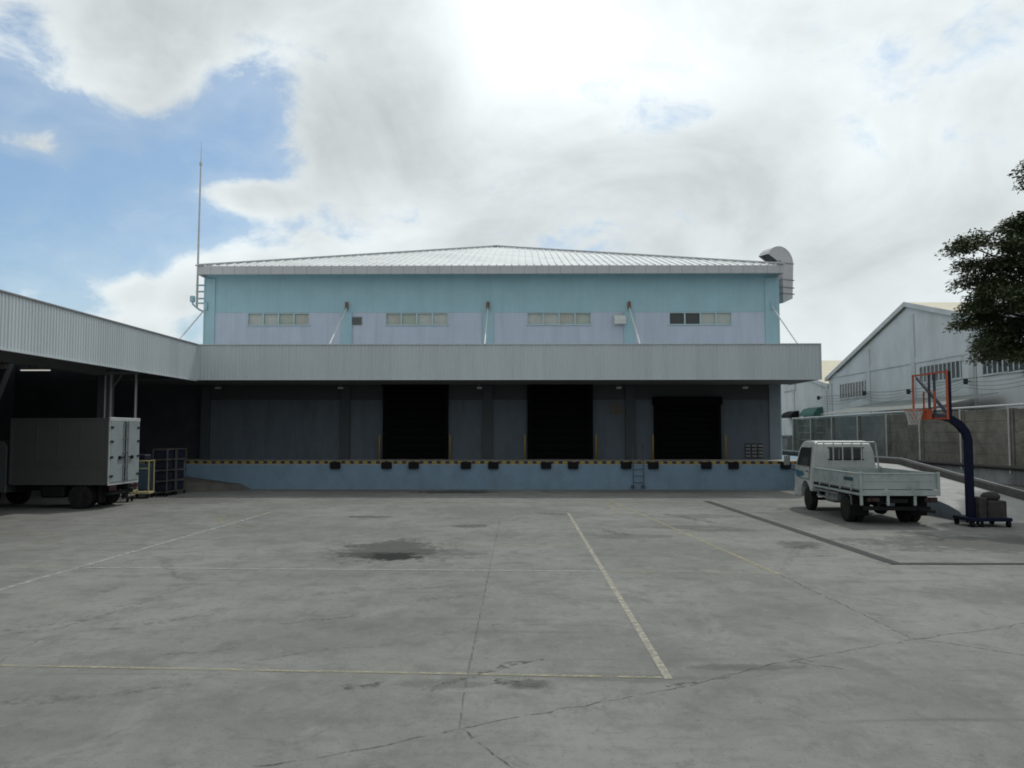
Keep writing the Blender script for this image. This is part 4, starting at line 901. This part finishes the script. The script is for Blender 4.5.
# ---------------------------------------------------------------- roll cages and trolleys at the left
def roll_cage(loc, rz, label):
    t = thing('roll_cage', label, 'roll cage', loc, rz, 'roll cages by the left end of the dock')
    w, d, h = .27, .41, 1.80
    b = MB(); 
    for x in (-w, w):
        for y in (-d, d): b.bar((x, y, .14), (x, y, h), .035)
    for z in (.16, h - .02):
        for a, c in (((-w, -d), (w, -d)), ((w, -d), (w, d)), ((w, d), (-w, d)), ((-w, d), (-w, -d))): b.bar((*a, z), (*c, z), .03)
    for z in (.57, .98, 1.39):
        for a, c in (((-w, -d), (w, -d)), ((w, -d), (w, d)), ((w, d), (-w, d)), ((-w, d), (-w, -d))): b.bar((*a, z), (*c, z), .022)
    b.build('frame', 'rack', t)
    for z in (.18, .60, 1.01, 1.42):
        s = MB(); s.box(-w + .02, w - .02, -d + .02, d - .02, z - .02, z)
        s.build('shelf', 'rack', t)
    for x in (-w, w):
        for y in (-d, d):
            c = MB(); c.lathe([(-.02, .02), (-.02, .06), (.02, .06), (.02, .02)], (x * .9, y * .9, .06), 'x', 14); c.box(x * .9 - .03, x * .9 + .03, y * .9 - .03, y * .9 + .03, .11, .145); c.build('castor', 'black', t)
    return t
def crates(cage, base, where):
    for j, z in enumerate((.19, .61, 1.02, 1.43)):
        b = MB(); w, d, h = .22, .35, .31; b.box(-w, w, -d, d, 0, h, .02); b.box(-w - .015, w + .015, -d - .015, d + .015, h - .05, h, .01)
        o = b.build('crate', 'bluebin'); o.location = Vector(cage.location) + Vector((0, 0, z)); o.rotation_euler = cage.rotation_euler
        tag(o, 'dark blue crate on the %s shelf of the %s roll cage' % (('bottom', 'second lowest', 'third lowest', 'top')[j], where), 'crate', 'blue crates in the roll cages')
c1_ = roll_cage((-13.75, 31.85, 0), R(2), 'nearer dull steel roll cage holding dark blue crates'); crates(c1_, 0, 'nearer')
c2_ = roll_cage((-13.72, 32.74, 0), R(-2), 'farther dull steel roll cage holding dark blue crates, near the dock'); crates(c2_, 0, 'farther')
t = thing('push_trolley', 'cream yellow tubular push trolley beside the box truck rear', 'trolley', (-14.0, 30.5, 0), R(8))
b = MB(); b.tube([(.28, -.1, .2), (.28, -.1, 1.38), (.28, .55, 1.38), (.28, .55, .2)], .025, 8); b.build('handle_frame', 'cream', t)
b = MB(); b.tube([(-.32, -.1, .2), (-.32, -.1, 1.38), (-.32, .55, 1.38), (-.32, .55, .2)], .025, 8); b.tube([(-.32, -.1, 1.1), (.28, -.1, 1.1)], .02, 8); b.tube([(-.32, -.1, 1.38), (.28, -.1, 1.38)], .025, 8); b.build('handle_frame', 'cream', t)
b = MB(); b.box(-.36, .32, -.15, .6, .17, .25, .01); b.build('deck', 'cream', t)
for x in (-.28, .24):
    for y in (-.08, .5): MB().lathe([(-.02, .02), (-.02, .08), (.02, .08), (.02, .02)], (x, y, .08), 'x', 14).build('castor', 'black', t)
b = MB(); b.box(-.3, .3, -.25, .25, 0, .2, .04); o = b.build('crate', 'bluebin'); o.location = (-14.15, 30.72, 1.41); tag(o, 'blue crate resting on top of the cream trolley', 'crate')
t = thing('hand_truck', 'low grey platform trolley on the ground behind the box truck', 'trolley', (-14.05, 29.0, 0), R(4))
MB().box(-.42, .42, -.28, .28, .20, .25, .012).build('deck', 'grey', t)
for x in (-.34, .34):
    for y in (-.2, .2): MB().lathe([(-.02, .02), (-.02, .08), (.02, .08), (.02, .02)], (x, y, .08), 'x', 14).build('castor', 'black', t)
MB().tube([(.42, -.2, .22), (.52, -.2, .40), (.52, .2, .40), (.42, .2, .22)], .02, 8).build('handle', 'cream', t)

# ---------------------------------------------------------------- basketball stand
def hoop():
    OX, OY = 11.60, 21.85
    t = thing('basketball_stand', 'navy wheeled basketball stand with orange framed clear backboard', 'basketball hoop', (OX, OY, 0))
    b = MB(); b.box(-.20, .86, -.45, -.36, .15, .24, .01); b.box(-.20, .86, .36, .45, .15, .24, .01); b.box(-.20, -.11, -.358, .358, .15, .24, .01); b.box(.77, .86, -.358, .358, .15, .24, .01); b.box(-.108, .17, -.358, .358, .16, .24); b.box(.172, .768, -.358, .358, .16, .19)
    b.build('base', 'navy', t)
    for x in (-.13, .79):
        for y in (-.38, .38):
            c = MB(); c.lathe([(-.035, .03), (-.035, .075), (.035, .075), (.035, .03)], (x, y, .075), 'x', 16); c.box(x - .045, x + .045, y - .04, y + .04, .12, .15); c.build('castor', 'black', t)
    for x, y in ((.12, -.38), (.42, .38)):
        c = MB(); c.tube([(x, y, 0), (x, y, .16)], .04, 8); c.build('jack', 'black', t)
    # bent box-section post: upright, then reaching up and to the left
    pts = [(.0, .24), (.0, 2.22), (-.06, 2.42), (-.22, 2.62), (-.42, 2.76), (-.66, 2.82), (-.86, 2.83)]
    b = MB(); vs = []; wz = [.105, .105, .115, .12, .105, .09, .085]; nn_ = len(pts)
    for i, (x, z) in enumerate(pts):
        a = Vector(pts[max(0, i - 1)]); c = Vector(pts[min(nn_ - 1, i + 1)]); d = (c - a).normalized(); nn = Vector((d.y, -d.x)) * wz[i]
        for sg, y in ((1, -.08), (1, .08), (-1, .08), (-1, -.08)): vs.append((x + .03 + sg * nn.x * .85, y, z + sg * nn.y * .85))
    b.add(vs, [[4 * i + k, 4 * i + (k + 1) % 4, 4 * i + 4 + (k + 1) % 4, 4 * i + 4 + k] for i in range(nn_ - 1) for k in range(4)] + [[0, 1, 2, 3], [4 * nn_ - 4 + k for k in range(4)]])
    po = b.build('post', 'navy', t); bm = po.modifiers.new('bevel', 'BEVEL'); bm.width = .012; bm.limit_method = 'ANGLE'
    # backboard: faces left across the yard, so its long side runs away from the camera
    A = Vector((-.93, -.90, 0)); U = Vector((0.0, 1, 0)); Nn = Vector((-1, 0, 0))
    def P(u, z, o=0): return A + U * u + Vector((0, 0, z)) + Nn * o
    Z0, Z1, L0, L1 = 2.77, 3.95, 0.0, 1.80
    fr = MB()
    for (u0, z0), (u1, z1) in (((L0, Z0), (L1, Z0)), ((L0, Z1), (L1, Z1)), ((L0, Z0 - .03), (L0, Z1 + .03)), ((L1, Z0 - .03), (L1, Z1 + .03))): fr.bar(P(u0, z0), P(u1, z1), .042, .042)
    fo = fr.build('backboard_frame', 'orange', t)
    gm = bpy.data.materials.new('clear_acrylic'); gm.use_nodes = True; bs = gm.node_tree.nodes['Principled BSDF']; bs.inputs['Base Color'].default_value = (.85, .9, .92, 1); bs.inputs['Roughness'].default_value = .15; bs.inputs['Alpha'].default_value = .03; bs.inputs['Specular IOR Level'].default_value = .2
    pm = MB(); pm.add([P(L0 + .03, Z0 + .03, -.006), P(L1 - .03, Z0 + .03, -.006), P(L1 - .03, Z1 - .03, -.006), P(L0 + .03, Z1 - .03, -.006), P(L0 + .03, Z0 + .03, .006), P(L1 - .03, Z0 + .03, .006), P(L1 - .03, Z1 - .03, .006), P(L0 + .03, Z1 - .03, .006)],
        [[3, 2, 1, 0], [4, 5, 6, 7], [0, 1, 5, 4], [1, 2, 6, 5], [2, 3, 7, 6], [3, 0, 4, 7]]); pm.build('board_pane', gm, fo)
    c = (L0 + L1) / 2
    sq = MB()
    for (u0, z0), (u1, z1) in (((c - .29, 3.02), (c + .29, 3.02)), ((c - .29, 3.47), (c + .29, 3.47)), ((c - .29, 3.0), (c - .29, 3.49)), ((c + .29, 3.0), (c + .29, 3.49))): sq.bar(P(u0, z0, .015), P(u1, z1, .015), .045, .012)
    sq.build('target_square', 'orange', fo)
    br = MB(); br.bar(P(.05, Z0 + .05, -.08), P(L1 - .05, Z1 - .05, -.08), .06); br.bar(P(c - .14, Z0, -.06), P(c - .14, Z1, -.06), .05); br.bar(P(c + .14, Z0, -.06), P(c + .14, Z1, -.06), .05)
    br.bar(P(L0 + .02, Z0, -.065), P(L0 + .02, Z1, -.065), .07); br.bar((-.80, .0, 2.83), P(c, 2.83, -.05), .14); br.build('brace', 'navy', t)
    rm = MB(); rc = P(c, 2.99, .42); ring = [rc + Vector((math.cos(2 * math.pi * k / 28) * .225, math.sin(2 * math.pi * k / 28) * .225, 0)) for k in range(29)]
    rm.tube(ring, .012, 8, False); rm.bar(P(c - .08, 2.99, .02), P(c - .08, 2.99, .22), .03); rm.bar(P(c + .08, 2.99, .02), P(c + .08, 2.99, .22), .03)
    q = [P(c - .16, 2.76, .03), P(c + .16, 2.76, .03), P(c + .16, 3.02, .03), P(c - .16, 3.02, .03)]; q2 = [p + Nn * .12 for p in q]; rm.add(q + q2, [[0, 1, 2, 3], [7, 6, 5, 4], [0, 4, 5, 1], [1, 5, 6, 2], [2, 6, 7, 3], [3, 7, 4, 0]])
    ro = rm.build('rim', 'orange', t)
    nt_ = MB(); n = 12; lev = [(0, .225), (-.10, .19), (-.20, .16), (-.30, .14), (-.38, .14)]
    for j in range(4):
        for k in range(n):
            a0 = 2 * math.pi * (k + .5 * (j % 2)) / n
            for sgn in (-1, 1):
                a1 = a0 + sgn * math.pi / n
                nt_.tube([rc + Vector((math.cos(a0) * lev[j][1], math.sin(a0) * lev[j][1], lev[j][0])), rc + Vector((math.cos(a1) * lev[j + 1][1], math.sin(a1) * lev[j + 1][1], lev[j + 1][0]))], .007, 4, False)
    nt_.build('net', 'net', ro)
    # ballast piled on the base
    for k, (lx, ly, w, d, h, z, lab) in enumerate([(.24, .0, .10, .25, .55, .195, 'upright dark ballast block on the stand base against the navy post'), (.58, -.05, .23, .27, .47, .195, 'wide dark ballast block on the outer end of the stand base')]):
        b = MB(); b.box(-w, w, -d, d, 0, h, .03); o = b.build('ballast_block', 'ballast'); o.location = (OX + lx, OY + ly, z); o.rotation_euler = (0, 0, R(3 - 5 * k)); tag(o, lab, 'ballast')
    b = MB(); b.lathe([(0, .12), (.05, .23), (.16, .25), (.26, .18), (.30, .04)], axis='z', n=18); o = b.build('sandbag', 'ballast', None, True); o.location = (OX + .56, OY + .0, .655); o.scale = (.95, .9, .75); tag(o, 'dark lumpy sandbag on top of the ballast blocks', 'sandbag')
hoop()
